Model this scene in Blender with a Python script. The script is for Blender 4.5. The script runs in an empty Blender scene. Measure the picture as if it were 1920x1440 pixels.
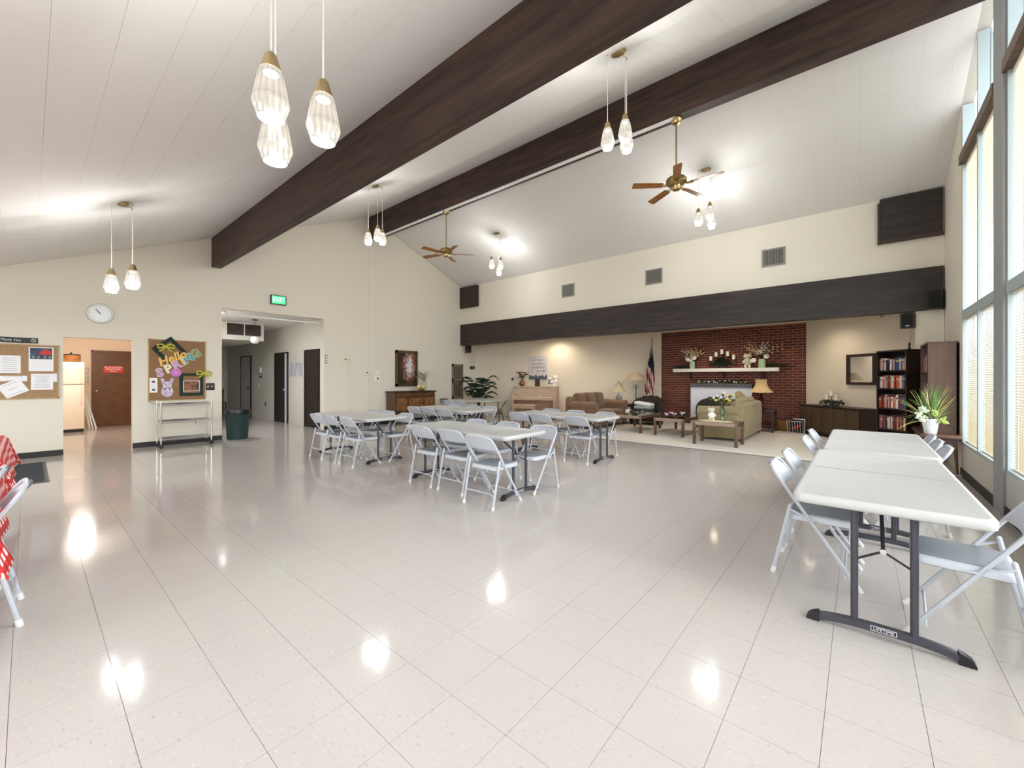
import bpy, math, random
from mathutils import Matrix, Vector
random.seed(7)
SC = bpy.context.scene
COL = SC.collection
PI = math.pi

# ------------------------------------------------------------------ camera, world, exposure
FPX, HOR, YAW, EYE = 768.6, 709.2, math.radians(40.27), 1.35
cam = bpy.data.cameras.new('camera'); cam.sensor_width = 36; cam.lens = FPX / 1920 * 36
cam.shift_y = -(720 - HOR) / 1920; cam.clip_start = .05; cam.clip_end = 200
co = bpy.data.objects.new('camera', cam); COL.objects.link(co)
co.location = (0, 0, EYE); co.rotation_euler = (PI / 2, 0, YAW); SC.camera = co

w = bpy.data.worlds.new('overcast_sky'); SC.world = w; w.use_nodes = True
bg = w.node_tree.nodes['Background']; bg.inputs[0].default_value = (.94, .98, 1.0, 1); bg.inputs[1].default_value = 5.3
SC.view_settings.view_transform = 'Standard'; SC.view_settings.look = 'None'
SC.view_settings.gamma = 1; SC.view_settings.use_curve_mapping = False; SC.view_settings.exposure = 0.98
SC.cycles.max_bounces = 7; SC.cycles.diffuse_bounces = 5; SC.cycles.glossy_bounces = 3
SC.cycles.transparent_max_bounces = 10; SC.cycles.transmission_bounces = 4
SC.cycles.use_adaptive_sampling = True; SC.cycles.adaptive_threshold = .03
SC.cycles.caustics_reflective = False; SC.cycles.caustics_refractive = False
SC.cycles.sample_clamp_indirect = 6

def portal(loc, rot, sx, sy):
    l = bpy.data.lights.new('window_portal', 'AREA'); l.shape = 'RECTANGLE'; l.size = sx; l.size_y = sy
    l.cycles.is_portal = True
    o = bpy.data.objects.new('window_portal', l); COL.objects.link(o); o.location = loc; o.rotation_euler = rot
portal((1.30, 3.0, 2.0), (0, PI / 2, 0), 4.6, 10.8)         # window wall (faces -x)
portal((-4.6, -2.42, 1.40), (PI / 2, 0, 0), 10.6, 1.9)      # added rear windows (faces +y)

# ------------------------------------------------------------------ helpers
def lin(c):
    c = c / 255.0
    return c / 12.92 if c <= .04045 else ((c + .055) / 1.055) ** 2.4
def rgb(c): return (lin(c[0]), lin(c[1]), lin(c[2]), 1)
MATS = {}
def M(name, col, rough=.5, metal=0., var=0., vscale=8., bump=0., bscale=60., col2=None, stretch=(1, 1, 1), spec=.5,
      coat=0., emit=0., ecol=None, sheen=0., coord='Object', detail=4., alpha=None):
    m = bpy.data.materials.new(name); m.use_nodes = True; nt = m.node_tree; b = nt.nodes['Principled BSDF']
    b.inputs['Base Color'].default_value = rgb(col); b.inputs['Roughness'].default_value = rough
    b.inputs['Metallic'].default_value = metal; b.inputs['Specular IOR Level'].default_value = spec
    b.inputs['Coat Weight'].default_value = coat; b.inputs['Coat Roughness'].default_value = .08
    if sheen: b.inputs['Sheen Weight'].default_value = sheen
    if emit:
        b.inputs['Emission Color'].default_value = rgb(ecol or col); b.inputs['Emission Strength'].default_value = emit
    if var or bump:
        tc = nt.nodes.new('ShaderNodeNewGeometry' if coord == 'World' else 'ShaderNodeTexCoord')
        mp = nt.nodes.new('ShaderNodeMapping'); mp.inputs['Scale'].default_value = stretch
        nt.links.new(tc.outputs['Position' if coord == 'World' else coord], mp.inputs[0])
    if var:
        n = nt.nodes.new('ShaderNodeTexNoise'); n.inputs['Scale'].default_value = vscale; n.inputs['Detail'].default_value = detail
        nt.links.new(mp.outputs[0], n.inputs['Vector'])
        r = nt.nodes.new('ShaderNodeValToRGB'); r.color_ramp.elements[0].position = .3; r.color_ramp.elements[1].position = .7
        c2 = col2 or tuple(max(0, x * (1 - var)) for x in col)
        r.color_ramp.elements[0].color = rgb(c2); r.color_ramp.elements[1].color = rgb(col)
        nt.links.new(n.outputs['Fac'], r.inputs[0]); nt.links.new(r.outputs[0], b.inputs['Base Color'])
    if bump:
        n2 = nt.nodes.new('ShaderNodeTexNoise'); n2.inputs['Scale'].default_value = bscale; n2.inputs['Detail'].default_value = 3
        nt.links.new(mp.outputs[0], n2.inputs['Vector'])
        bp = nt.nodes.new('ShaderNodeBump'); bp.inputs['Strength'].default_value = bump; bp.inputs['Distance'].default_value = .01
        nt.links.new(n2.outputs['Fac'], bp.inputs['Height']); nt.links.new(bp.outputs[0], b.inputs['Normal'])
    MATS[name] = m
    return m
def glass(name, tint=(235, 245, 248), refl=.06):
    m = bpy.data.materials.new(name); m.use_nodes = True; nt = m.node_tree; nt.nodes.clear()
    o = nt.nodes.new('ShaderNodeOutputMaterial'); t = nt.nodes.new('ShaderNodeBsdfTransparent'); g = nt.nodes.new('ShaderNodeBsdfGlossy')
    t.inputs[0].default_value = rgb(tint); g.inputs['Roughness'].default_value = .02
    mx = nt.nodes.new('ShaderNodeMixShader'); mx.inputs[0].default_value = refl
    nt.links.new(t.outputs[0], mx.inputs[1]); nt.links.new(g.outputs[0], mx.inputs[2]); nt.links.new(mx.outputs[0], o.inputs[0])
    MATS[name] = m; return m
def translucent(name, col, amt=.4, emit=0.):
    m = bpy.data.materials.new(name); m.use_nodes = True; nt = m.node_tree; nt.nodes.clear()
    o = nt.nodes.new('ShaderNodeOutputMaterial'); d = nt.nodes.new('ShaderNodeBsdfDiffuse'); t = nt.nodes.new('ShaderNodeBsdfTranslucent')
    d.inputs[0].default_value = rgb(col); t.inputs[0].default_value = rgb(col)
    mx = nt.nodes.new('ShaderNodeMixShader'); mx.inputs[0].default_value = amt
    nt.links.new(d.outputs[0], mx.inputs[1]); nt.links.new(t.outputs[0], mx.inputs[2])
    out = mx
    if emit:
        e = nt.nodes.new('ShaderNodeEmission'); e.inputs[0].default_value = rgb(col); e.inputs[1].default_value = emit
        a = nt.nodes.new('ShaderNodeAddShader'); nt.links.new(mx.outputs[0], a.inputs[0]); nt.links.new(e.outputs[0], a.inputs[1]); out = a
    nt.links.new(out.outputs[0], o.inputs[0]); MATS[name] = m; return m

def rot_to(d):
    return Vector((0, 0, 1)).rotation_difference(Vector(d).normalized()).to_matrix()
class MB:
    def __init__(s): s.v = []; s.f = []; s.mi = []
    def add(s, vs, fs, mi=0, T=None):
        o = len(s.v)
        s.v += [tuple(T @ Vector(p)) if T is not None else tuple(p) for p in vs]
        for q in fs: s.f.append([i + o for i in q]); s.mi.append(mi)
        return s
    def box(s, a, b, mi=0, T=None):
        x0, y0, z0 = a; x1, y1, z1 = b
        vs = [(x0, y0, z0), (x1, y0, z0), (x1, y1, z0), (x0, y1, z0), (x0, y0, z1), (x1, y0, z1), (x1, y1, z1), (x0, y1, z1)]
        return s.add(vs, [(0, 3, 2, 1), (4, 5, 6, 7), (0, 1, 5, 4), (1, 2, 6, 5), (2, 3, 7, 6), (3, 0, 4, 7)], mi, T)
    def rbox(s, a, b, r, mi=0, T=None, n=3):
        # box with edges rounded in all directions (superellipsoid-like grid)
        x0, y0, z0 = a; x1, y1, z1 = b; r = min(r, (x1 - x0) / 2, (y1 - y0) / 2, (z1 - z0) / 2)
        rings = []
        for sz in (-1, 1):
            for k in range(n + 1):
                t = PI / 2 * k / n
                zz, ins = ((z0 + r - r * math.cos(t), r - r * math.sin(t)) if sz < 0 else (z1 - r + r * math.sin(t), r - r * math.cos(t)))
                ring = []
                for cx, cy, a0 in ((x1 - r, y1 - r, 0), (x0 + r, y1 - r, 90), (x0 + r, y0 + r, 180), (x1 - r, y0 + r, 270)):
                    for j in range(n + 1):
                        q = math.radians(a0 + 90 * j / n); ring.append((cx + (r - ins) * math.cos(q), cy + (r - ins) * math.sin(q), zz))
                rings.append(ring)
        return s.loft(rings, mi, T, True)
    def loft(s, rings, mi=0, T=None, caps=True, closed=True):
        n = len(rings[0]); vs = [p for r in rings for p in r]; fs = []
        for i in range(len(rings) - 1):
            for j in range(n if closed else n - 1):
                k = (j + 1) % n
                fs.append((i * n + j, i * n + k, (i + 1) * n + k, (i + 1) * n + j))
        if caps:
            fs.append(tuple(range(n - 1, -1, -1))); fs.append(tuple((len(rings) - 1) * n + j for j in range(n)))
        return s.add(vs, fs, mi, T)
    def cyl(s, p0, p1, r0, r1=None, n=12, mi=0, T=None, caps=True):
        p0 = Vector(p0); p1 = Vector(p1); r1 = r0 if r1 is None else r1; R = rot_to(p1 - p0)
        rings = [[tuple(p + R @ Vector((r * math.cos(2 * PI * j / n), r * math.sin(2 * PI * j / n), 0))) for j in range(n)] for p, r in ((p0, r0), (p1, r1))]
        return s.loft(rings, mi, T, caps)
    def tube(s, path, r, n=8, mi=0, T=None, caps=True):
        path = [Vector(p) for p in path]; rings = []
        rr = r if isinstance(r, (list, tuple)) else [r] * len(path)
        up = None
        for i, p in enumerate(path):
            d = (path[min(i + 1, len(path) - 1)] - path[max(i - 1, 0)]).normalized()
            if up is None:
                up = Vector((1, 0, 0)) if abs(d.x) < .9 else Vector((0, 1, 0))
            a = (up - d * up.dot(d)).normalized(); up = a; b = d.cross(a)
            rings.append([tuple(p + (a * math.cos(2 * PI * j / n) + b * math.sin(2 * PI * j / n)) * rr[i]) for j in range(n)])
        return s.loft(rings, mi, T, caps)
    def lathe(s, prof, n=24, c=(0, 0, 0), mi=0, T=None, caps=True, rib=0, ramp=0.):
        rings = []
        for r, z in prof:
            rings.append([(c[0] + r * (1 + ramp * math.cos(rib * 2 * PI * j / n)) * math.cos(2 * PI * j / n), c[1] + r * (1 + ramp * math.cos(rib * 2 * PI * j / n)) * math.sin(2 * PI * j / n), c[2] + z) for j in range(n)])
        return s.loft(rings, mi, T, caps)
    def ball(s, c, r, n=12, m=8, mi=0, T=None):
        r = (r, r, r) if not isinstance(r, (tuple, list)) else r
        rings = [[(c[0] + r[0] * math.sin(PI * i / m) * math.cos(2 * PI * j / n), c[1] + r[1] * math.sin(PI * i / m) * math.sin(2 * PI * j / n), c[2] - r[2] * math.cos(PI * i / m)) for j in range(n)] for i in range(1, m)]
        return s.loft(rings, mi, T, True)
    def prism(s, poly, z0, z1, mi=0, T=None):
        return s.loft([[(x, y, z0) for x, y in poly], [(x, y, z1) for x, y in poly]], mi, T, True)
    def build(s, name, mat, parent=None, smooth=True, ang=40):
        me = bpy.data.meshes.new(name); me.from_pydata(s.v, [], s.f)
        for m in (mat if isinstance(mat, (list, tuple)) else [mat]): me.materials.append(MATS[m] if isinstance(m, str) else m)
        if any(s.mi): me.polygons.foreach_set('material_index', s.mi)
        if smooth:
            me.polygons.foreach_set('use_smooth', [True] * len(me.polygons)); me.set_sharp_from_angle(angle=math.radians(ang))
        me.update()
        return link(name, me, parent)
def link(name, data, parent=None):
    o = bpy.data.objects.new(name, data); COL.objects.link(o)
    if parent is not None: o.parent = parent
    return o
def tag(o, label=None, cat=None, group=None, kind=None):
    if label: o['label'] = label
    if cat: o['category'] = cat
    if group: o['group'] = group
    if kind: o['kind'] = kind
    return o
def thing(name, label, cat, loc=(0, 0, 0), rz=0, group=None, mat=None):
    o = link(name, None); o.empty_display_size = .1
    if mat is not None: o.matrix_world = mat
    else: o.location = loc; o.rotation_euler = (0, 0, rz)
    return tag(o, label, cat, group)
def copy_tree(o, parent=None):
    c = o.copy(); COL.objects.link(c); c.parent = parent
    for ch in list(o.children): copy_tree(ch, c)
    return c
def place(proto, used, loc, rz, label, group=None):
    o = copy_tree(proto) if used else proto
    o.location = loc; o.rotation_euler = (0, 0, rz); o['label'] = label
    if group: o['group'] = group
    return o
def frame(p, right):           # wall frame: x right, y up, z out of the wall
    r = Vector((right[0], right[1], 0)).normalized(); n = Vector((r.y, -r.x, 0)); u = Vector((0, 0, 1))
    return Matrix(((r.x, u.x, n.x, p[0]), (r.y, u.y, n.y, p[1]), (r.z, u.z, n.z, p[2]), (0, 0, 0, 1)))
def box_part(name, a, b, mat, parent, r=0., T=None):
    m = MB(); m.rbox(a, b, r, 0, T) if r else m.box(a, b, 0, T)
    return m.build(name, mat, parent, smooth=bool(r))
def struct(o): o['kind'] = 'structure'; return o
TXT = {}
def text(name, s, size, mat, parent, x, y, z, depth=.002, rot=0., align='CENTER', shear=0., sx=1., bold=0.):
    key = (s, size, depth, align, shear, bold)
    if key not in TXT:
        c = bpy.data.curves.new('lettering', 'FONT'); c.body = s; c.size = size; c.extrude = depth; c.align_x = align; c.align_y = 'CENTER'; c.shear = shear; c.offset = bold
        c.resolution_u = 3
        t = bpy.data.objects.new('lettering', c); COL.objects.link(t)
        bpy.context.view_layer.update()
        me = bpy.data.meshes.new_from_object(t.evaluated_get(bpy.context.evaluated_depsgraph_get()))
        bpy.data.objects.remove(t); TXT[key] = me
    me = TXT[key].copy(); me.materials.clear(); me.materials.append(MATS[mat])
    o = link(name, me, parent); o.location = (x, y, z); o.rotation_euler = (0, 0, rot); o.scale = (sx, 1, 1)
    return o

# ------------------------------------------------------------------ materials
M('cream_paint', (224, 217, 202), .75, bump=.06, bscale=90, coord='World')
M('header_paint', (230, 224, 208), .75, bump=.06, bscale=90, coord='World')
M('alcove_paint', (224, 213, 194), .75, bump=.08, bscale=70, coord='World')
M('hall_paint', (222, 218, 208), .55, bump=.04, bscale=80, coord='World')
M('ceiling_white', (226, 224, 221), .85, bump=.10, bscale=140, coord='World')
M('ceiling_gap', (196, 191, 184), .9)
M('grout', (112, 104, 98), .9)
M('base_black', (38, 34, 32), .55)
M('carpet', (218, 209, 196), .95, var=.06, vscale=220, bump=.35, bscale=400, coord='World', sheen=.2)
M('strip', (240, 238, 230), .3)
M('dark_beam', (80, 60, 50), .6, var=.45, vscale=3.0, stretch=(.5, 5, 5), bump=.25, bscale=18, coord='World', detail=8)
M('dark_beam_board', (58, 46, 41), .5, var=.5, vscale=3.0, stretch=(.6, 6, 6), bump=.2, bscale=16, coord='World', detail=8)
M('mortar', (196, 150, 128), .95)
M('brick_a', (116, 58, 44), .85, var=.3, vscale=30, bump=.5, bscale=120)
M('brick_b', (100, 47, 37), .85, var=.3, vscale=30, bump=.5, bscale=120)
M('brick_c', (128, 66, 47), .85, var=.3, vscale=30, bump=.5, bscale=120)
M('window_frame', (176, 188, 190), .4)
M('column_grey', (152, 154, 154), .55)
M('sill_wall', (196, 190, 182), .7, bump=.05, coord='World')
M('wood_rail', (120, 96, 78), .5, var=.3, vscale=6, stretch=(1, 8, 8))
glass('pane_glass', (250, 251, 252), .05)
translucent('blind_slat', (200, 190, 164), .10)
M('white_paint', (240, 240, 238), .45)
M('outside_soffit', (214, 228, 232), .7)
M('outside_ground', (172, 168, 162), .9, var=.3, vscale=1.5)
M('door_brown', (108, 66, 30), .45, var=.22, vscale=1.2, stretch=(5, 5, .4), detail=3)
M('door_dark', (52, 36, 28), .5, var=.3, vscale=3, stretch=(6, 6, .5))
M('door_grey', (196, 198, 210), .25, var=.12, vscale=2, stretch=(3, 3, .4))
M('chrome', (220, 222, 224), .15, metal=1)
M('steel', (190, 192, 194), .28, metal=1)
M('brass', (178, 156, 108), .3, metal=1)
M('old_brass', (170, 150, 110), .35, metal=1)
M('black', (22, 22, 23), .45)
M('black_metal', (30, 30, 32), .4, metal=.3)
M('white_plastic', (242, 242, 240), .4)
M('cream_plastic', (232, 226, 208), .45)
M('grey_plastic', (140, 138, 132), .5)
M('tile_fake', (214, 205, 196), .2)

def floor_mat():
    m = bpy.data.materials.new('vinyl_tile'); m.use_nodes = True; nt = m.node_tree; b = nt.nodes['Principled BSDF']
    g = nt.nodes.new('ShaderNodeNewGeometry'); mp = nt.nodes.new('ShaderNodeMapping'); mp.inputs['Scale'].default_value = (1, 1.0, 1)
    nt.links.new(g.outputs['Position'], mp.inputs[0])
    v = nt.nodes.new('ShaderNodeTexNoise'); v.inputs['Scale'].default_value = 75; v.inputs['Detail'].default_value = 2.5
    st = nt.nodes.new('ShaderNodeMapping'); st.inputs['Scale'].default_value = (.5, 1.3, 1); nt.links.new(g.outputs['Position'], st.inputs[0]); nt.links.new(st.outputs[0], v.inputs['Vector'])
    r = nt.nodes.new('ShaderNodeValToRGB'); e = r.color_ramp.elements
    e[0].position = .27; e[0].color = rgb((172, 161, 151)); e[1].position = .36; e[1].color = rgb((189, 182, 177))
    n2 = e.new(.66); n2.color = rgb((191, 184, 179)); n3 = e.new(.72); n3.color = rgb((202, 197, 193))
    nt.links.new(v.outputs['Fac'], r.inputs[0])
    nt.links.new(r.outputs[0], b.inputs['Base Color'])
    w_ = nt.nodes.new('ShaderNodeTexNoise'); w_.inputs['Scale'].default_value = 1.3; w_.inputs['Detail'].default_value = 3; nt.links.new(mp.outputs[0], w_.inputs['Vector'])
    mr = nt.nodes.new('ShaderNodeMapRange'); mr.inputs['To Min'].default_value = .07; mr.inputs['To Max'].default_value = .13; nt.links.new(w_.outputs['Fac'], mr.inputs[0])
    nt.links.new(mr.outputs[0], b.inputs['Roughness']); b.inputs['Specular IOR Level'].default_value = .30
    bp = nt.nodes.new('ShaderNodeBump'); bp.inputs['Strength'].default_value = .04; bp.inputs['Distance'].default_value = .01
    w2 = nt.nodes.new('ShaderNodeTexNoise'); w2.inputs['Scale'].default_value = 9; nt.links.new(mp.outputs[0], w2.inputs['Vector'])
    nt.links.new(w2.outputs['Fac'], bp.inputs['Height']); nt.links.new(bp.outputs[0], b.inputs['Normal'])
    MATS['vinyl_tile'] = m
floor_mat()

# ------------------------------------------------------------------ room geometry constants
XA, XW = -10.68, 1.085            # clock wall, window wall
YB, YH = -2.3, 9.87               # rear wall, header plane
RY, RZ = 6.38, 5.98               # ridge
def zc(y): return RZ - .42 * (RY - y) if y < RY else RZ - .415 * (y - RY)
cs, sn = math.cos(YAW), math.sin(YAW)
def proj(x, y, z):
    d = -sn * x + cs * y
    if d < .15: return None
    return 960 + FPX * (cs * x + sn * y) / d, HOR - FPX * (z - EYE) / d, d
def seen(x, y, z, pad=60):
    p = proj(x, y, z)
    return None if p is None or not (-pad < p[0] < 1920 + pad and -pad < p[1] < 1440 + pad) else p
YBR, BXL, BXR = 12.8, -4.72, -1.03          # brick wall plane and its ends
AL0 = (XA, 10.53); AR1 = (.74, 10.92)       # angled alcove walls

# ------------------------------------------------------------------ floor: slab, tiles, carpet
sl = MB()
sl.box((-19.2, YB, -.12), (XW + .15, 13.2, -.003))
floor = struct(sl.build('floor', 'grout', smooth=False))
tag(floor, 'glossy beige vinyl tile floor with thin dark seams')
T = .3048; gx0, gy0 = -.1065, .2535; gap = .0008
cells = []
for i in range(-64, 6):
    for j in range(-10, 44):
        x0, x1, y0, y1 = gx0 + i * T, gx0 + (i + 1) * T, gy0 + j * T, gy0 + (j + 1) * T
        cx, cy = (x0 + x1) / 2, (y0 + y1) / 2
        inmain = XA - .2 < cx < XW + .12 and YB < cy < 8.29
        inside = inmain or (XA - .2 < cx < -7.0 and 8.29 <= cy < 11.2) or (-16.3 < cx < XA and -.9 < cy < 2.5) or (-19.1 < cx < XA and 2.5 <= cy < 5.1)
        if not inside: continue
        if cx > -7.0: y1 = min(y1, 8.29)
        p = seen(cx, cy, 0); cells.append((p[2] if p else 99 + cx * cx + cy * cy, x0, x1, y0, y1))
cells.sort(key=lambda c: c[0])
tm = MB(); tm.box((-T / 2 + gap, -T / 2 + gap, -.0028), (T / 2 - gap, T / 2 - gap, 0))
first = None
rest = MB()
for k, (d, x0, x1, y0, y1) in enumerate(cells):
    if k < 300 and abs(y1 - y0 - T) < .001:
        if first is None:
            first = tm.build('floor_tile', 'vinyl_tile', floor, smooth=False); o = first
        else:
            o = first.copy(); COL.objects.link(o)
        o.location = ((x0 + x1) / 2, (y0 + y1) / 2, 0)
    else: rest.box((x0 + gap, y0 + gap, -.0028), (x1 - gap, y1 - gap, 0))
tag(rest.build('distant_floor_tile', 'vinyl_tile', floor, smooth=False), kind='stuff')
cp = MB(); cp.prism([(-7.0, 8.29), (XW, 8.29), (XW, 9.9), (.9, 10.9), (-.95, 12.85), (-4.8, 12.85), (-7.0, 12.0)], -.002, .012)
tag(struct(cp.build('floor_carpet', 'carpet', smooth=False)), 'pale beige carpet of the sitting area')
tag(struct(box_part('trim_1', (-7.0, 8.265, 0), (XW, 8.30, .016), 'strip', None)), 'white edging strip along the carpet')

# ------------------------------------------------------------------ ceiling with 12 inch tiles
cm = MB()
cm.add([(XA - .1, YB - .3, zc(YB - .3)), (XW + .12, YB - .3, zc(YB - .3)), (XW + .12, RY, RZ), (XA - .1, RY, RZ),
        (XA - .1, YB - .3, zc(YB - .3) + .15), (XW + .12, YB - .3, zc(YB - .3) + .15), (XW + .12, RY, RZ + .15), (XA - .1, RY, RZ + .15),
        (XW + .12, YH + .3, zc(YH + .3)), (XA - .1, YH + .3, zc(YH + .3)), (XW + .12, YH + .3, zc(YH + .3) + .15), (XA - .1, YH + .3, zc(YH + .3) + .15)],
       [(0, 3, 2, 1), (4, 5, 6, 7), (0, 1, 5, 4), (3, 9, 8, 2), (7, 6, 10, 11), (9, 11, 10, 8), (0, 4, 7, 3), (3, 7, 11, 9), (1, 2, 6, 5), (2, 8, 10, 6)])
ceiling = struct(cm.build('ceiling', 'ceiling_gap', smooth=False))
tag(ceiling, 'vaulted off-white ceiling of square acoustic tiles')
ct = []
for side in (0, 1):
    sl_ = .42 if side == 0 else -.415
    dy = T / math.hypot(1, sl_)
    ys = .08 if side == 0 else 7.24
    for j in range(-12, 40):
        y0 = ys + j * dy; y1 = y0 + dy
        if side == 0 and (y0 < YB or y0 > RY): continue
        if side == 1 and (y1 < RY or y0 > YH): continue
        if side == 0: y1 = min(y1, RY)
        else: y0 = max(y0, RY); y1 = min(y1, YH)
        if y1 - y0 < .03: continue
        for i in range(-36, 4):
            x0 = .015 + i * T; x1 = x0 + T
            if x0 < XA - .01: continue
            x1 = min(x1, XW)
            if x1 - x0 < .02: continue
            cy = (y0 + y1) / 2; p = seen((x0 + x1) / 2, cy, zc(cy))
            full = abs(x1 - x0 - T) < .001 and abs(y1 - y0 - dy) < .001
            ct.append((p[2] if p and full else 99, side, x0, x1, y0, y1))
ct.sort(key=lambda c: c[0])
proto = [None, None]; rest = MB(); g2 = .0008
for k, (d, side, x0, x1, y0, y1) in enumerate(ct):
    sl_ = .42 if side == 0 else -.415; h = .5 * (y1 - y0)
    if k < 300 and d < 90:
        if proto[side] is None:
            t_ = MB(); a = T / 2 - g2; b = h - g2
            t_.add([(-a, -b, -b * sl_), (a, -b, -b * sl_), (a, b, b * sl_), (-a, b, b * sl_), (-a, -b, -b * sl_ - .002), (a, -b, -b * sl_ - .002), (a, b, b * sl_ - .002), (-a, b, b * sl_ - .002)],
                   [(0, 1, 2, 3), (4, 7, 6, 5), (0, 4, 5, 1), (1, 5, 6, 2), (2, 6, 7, 3), (3, 7, 4, 0)])
            proto[side] = o = t_.build('ceiling_tile', 'ceiling_white', ceiling, smooth=False)
        else:
            o = proto[side].copy(); COL.objects.link(o)
        cy = (y0 + y1) / 2; o.location = ((x0 + x1) / 2, cy, RZ - sl_ * (RY - cy))
    else:
        xa, xb, ya, yb = x0 + g2, x1 - g2, y0 + g2, y1 - g2; za, zb = RZ - sl_ * (RY - ya), RZ - sl_ * (RY - yb)
        rest.add([(xa, ya, za), (xb, ya, za), (xb, yb, zb), (xa, yb, zb), (xa, ya, za - .002), (xb, ya, za - .002), (xb, yb, zb - .002), (xa, yb, zb - .002)],
                 [(4, 7, 6, 5), (0, 4, 5, 1), (1, 5, 6, 2), (2, 6, 7, 3), (3, 7, 4, 0)])
tag(rest.build('distant_ceiling_tile', 'ceiling_white', ceiling, smooth=False), kind='stuff')

# ------------------------------------------------------------------ walls
def gable(name, x0, x1, cols, mat):
    m = MB()
    for y0, y1, z0, z1 in cols:
        t0 = zc(y0) + .1 if z1 is None else z1; t1 = zc(y1) + .1 if z1 is None else z1
        vs = [(x0, y0, z0), (x1, y0, z0), (x1, y1, z0), (x0, y1, z0), (x0, y0, t0), (x1, y0, t0), (x1, y1, t1), (x0, y1, t1)]
        m.add(vs, [(0, 3, 2, 1), (4, 5, 6, 7), (0, 1, 5, 4), (1, 2, 6, 5), (2, 3, 7, 6), (3, 0, 4, 7)])
    return struct(m.build(name, mat, smooth=False))
wa = gable('wall_left', XA - .15, XA, [(YB, .40, 0, None), (.40, 1.30, 2.08, None), (1.30, 2.75, 0, None), (2.75, 5.0, 2.9, None), (5.0, 6.275, 0, None), (6.283, RY, 0, None), (RY, 10.53, 0, None)], 'cream_paint')
tag(wa, 'tall cream gable wall with the doorway and wide hallway opening')
bl = MB(); M('seam_paint', (196, 188, 172), .8); bl.box((XA - .13, 6.27, 0), (XA - .001, 6.29, 6.0)); tag(bl.build('seam', 'seam_paint', wa, smooth=False), 'thin vertical seam in the wall')
# window wall: solid end, sill wall, columns
wr = MB()
wr.box((XW, YB, 0), (XW + .15, 8.38, .43))
wall_r = struct(wr.build('wall_right', 'sill_wall', smooth=False)); tag(wall_r, 'low wall and plain end of the window side')
we = MB(); we.box((XW, 8.38, 0), (XW + .15, YH + 1.1, zc(8.38) - .02)); tag(struct(we.build('wall_right_end', 'cream_paint', smooth=False)), 'plain cream end of the window wall')
bs = MB(); bs.box((XW - .012, YB, 0), (XW, 8.4, .11)); struct(bs.build('baseboard_right', 'base_black', smooth=False))
bs = MB()
for a, b in ((YB, .40), (1.30, 2.75), (5.0, 10.53)): bs.box((XA, a, 0), (XA + .012, b, .10))
struct(bs.build('baseboard_left', 'base_black', smooth=False))
# header wall above the sitting alcove
hm = MB()
hm.add([(XA, YH, 2.85), (XW, YH, 2.85), (XW, YH, zc(YH) + .06), (XA, YH, zc(YH) + .06), (XA, YH + .2, 2.85), (XW, YH + .2, 2.85), (XW, YH + .2, zc(YH) + .06), (XA, YH + .2, zc(YH) + .06)],
       [(0, 1, 2, 3), (4, 7, 6, 5), (0, 4, 5, 1), (2, 6, 7, 3), (0, 3, 7, 4), (1, 5, 6, 2)])
tag(struct(hm.build('wall_far', 'header_paint', smooth=False)), 'cream wall above the long dark header beam')
def wall_seg(name, a, b, z0, z1, mat, th=.15):
    d = Vector((b[0] - a[0], b[1] - a[1], 0)); L = d.length; d.normalize(); n = Vector((-d.y, d.x, 0))
    m = MB(); p = [(0, 0), (L, 0), (L, th), (0, th)]
    m.prism([(a[0] + d.x * u + n.x * v, a[1] + d.y * u + n.y * v) for u, v in p], z0, z1)
    return struct(m.build(name, mat, smooth=False))
tag(wall_seg('wall_alcove_left', AL0, (BXL, YBR), 0, 2.86, 'alcove_paint'), 'warm cream angled wall behind the piano and sofa')
tag(wall_seg('wall_alcove_right', (BXR, YBR), AR1, 0, 2.86, 'alcove_paint'), 'pale angled block wall beside the bookcase')
wall_seg('wall_alcove_end', AR1, (.74, YH), 0, 2.86, 'alcove_paint', .30)
wb = wall_seg('wall_brick', (BXL - .02, YBR + .02), (BXR + .02, YBR + .02), 0, 2.86, 'mortar', .2)
tag(wb, 'dark red brick chimney wall')
ac = MB(); ac.prism([(XA - .15, YH + .2), (XW + .1, YH + .2), (XW + .1, 13.1), (XA - .15, 13.1)], 2.82, 2.9)
struct(ac.build('ceiling_alcove', 'ceiling_white', smooth=False))
tag(struct(box_part('trim_2', (BXL, YBR - .03, 2.785), (BXR, YBR + .0, 2.82), 'white_paint', None)), 'white strip along the top of the bricks')
# bricks, real and laid in running bond
bt = []
cw, chh = .2125, .0705
rows = int(2.785 / chh)
for r in range(rows):
    z0 = r * chh; off = (r % 2) * cw / 2
    x = BXL - off
    while x < BXR - .01:
        a, b = max(x, BXL), min(x + cw, BXR)
        if b - a > .03 and not (-3.70 < a and b < -2.28 and z0 < 1.04): bt.append((a, b, z0))
        x += cw
bt.sort(key=lambda q: (q[1] - q[0] < cw - .01, q[2] < .75, -q[0]))
pro = {}; rest = [MB(), MB(), MB()]
for k, (a, b, z0) in enumerate(bt):
    ci = random.choice((0, 0, 1, 1, 2))
    if k < 300 and b - a > cw - .01:
        if ci not in pro:
            q = MB(); q.box((-cw / 2 + .006, .006, .0065), (cw / 2 - .006, .022, chh - .0065)); pro[ci] = o = q.build('brick', 'brick_' + 'abc'[ci], wb, smooth=False)
        else: o = pro[ci].copy(); COL.objects.link(o)
        o.location = ((a + b) / 2, YBR + .005 * random.random(), z0)
    else: rest[ci].box((a + .006, YBR + .008, z0 + .0065), (b - .006, YBR + .022, z0 + chh - .0065))
for ci in range(3): tag(rest[ci].build('laid_brick', 'brick_' + 'abc'[ci], wb, smooth=False), kind='stuff')
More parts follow.
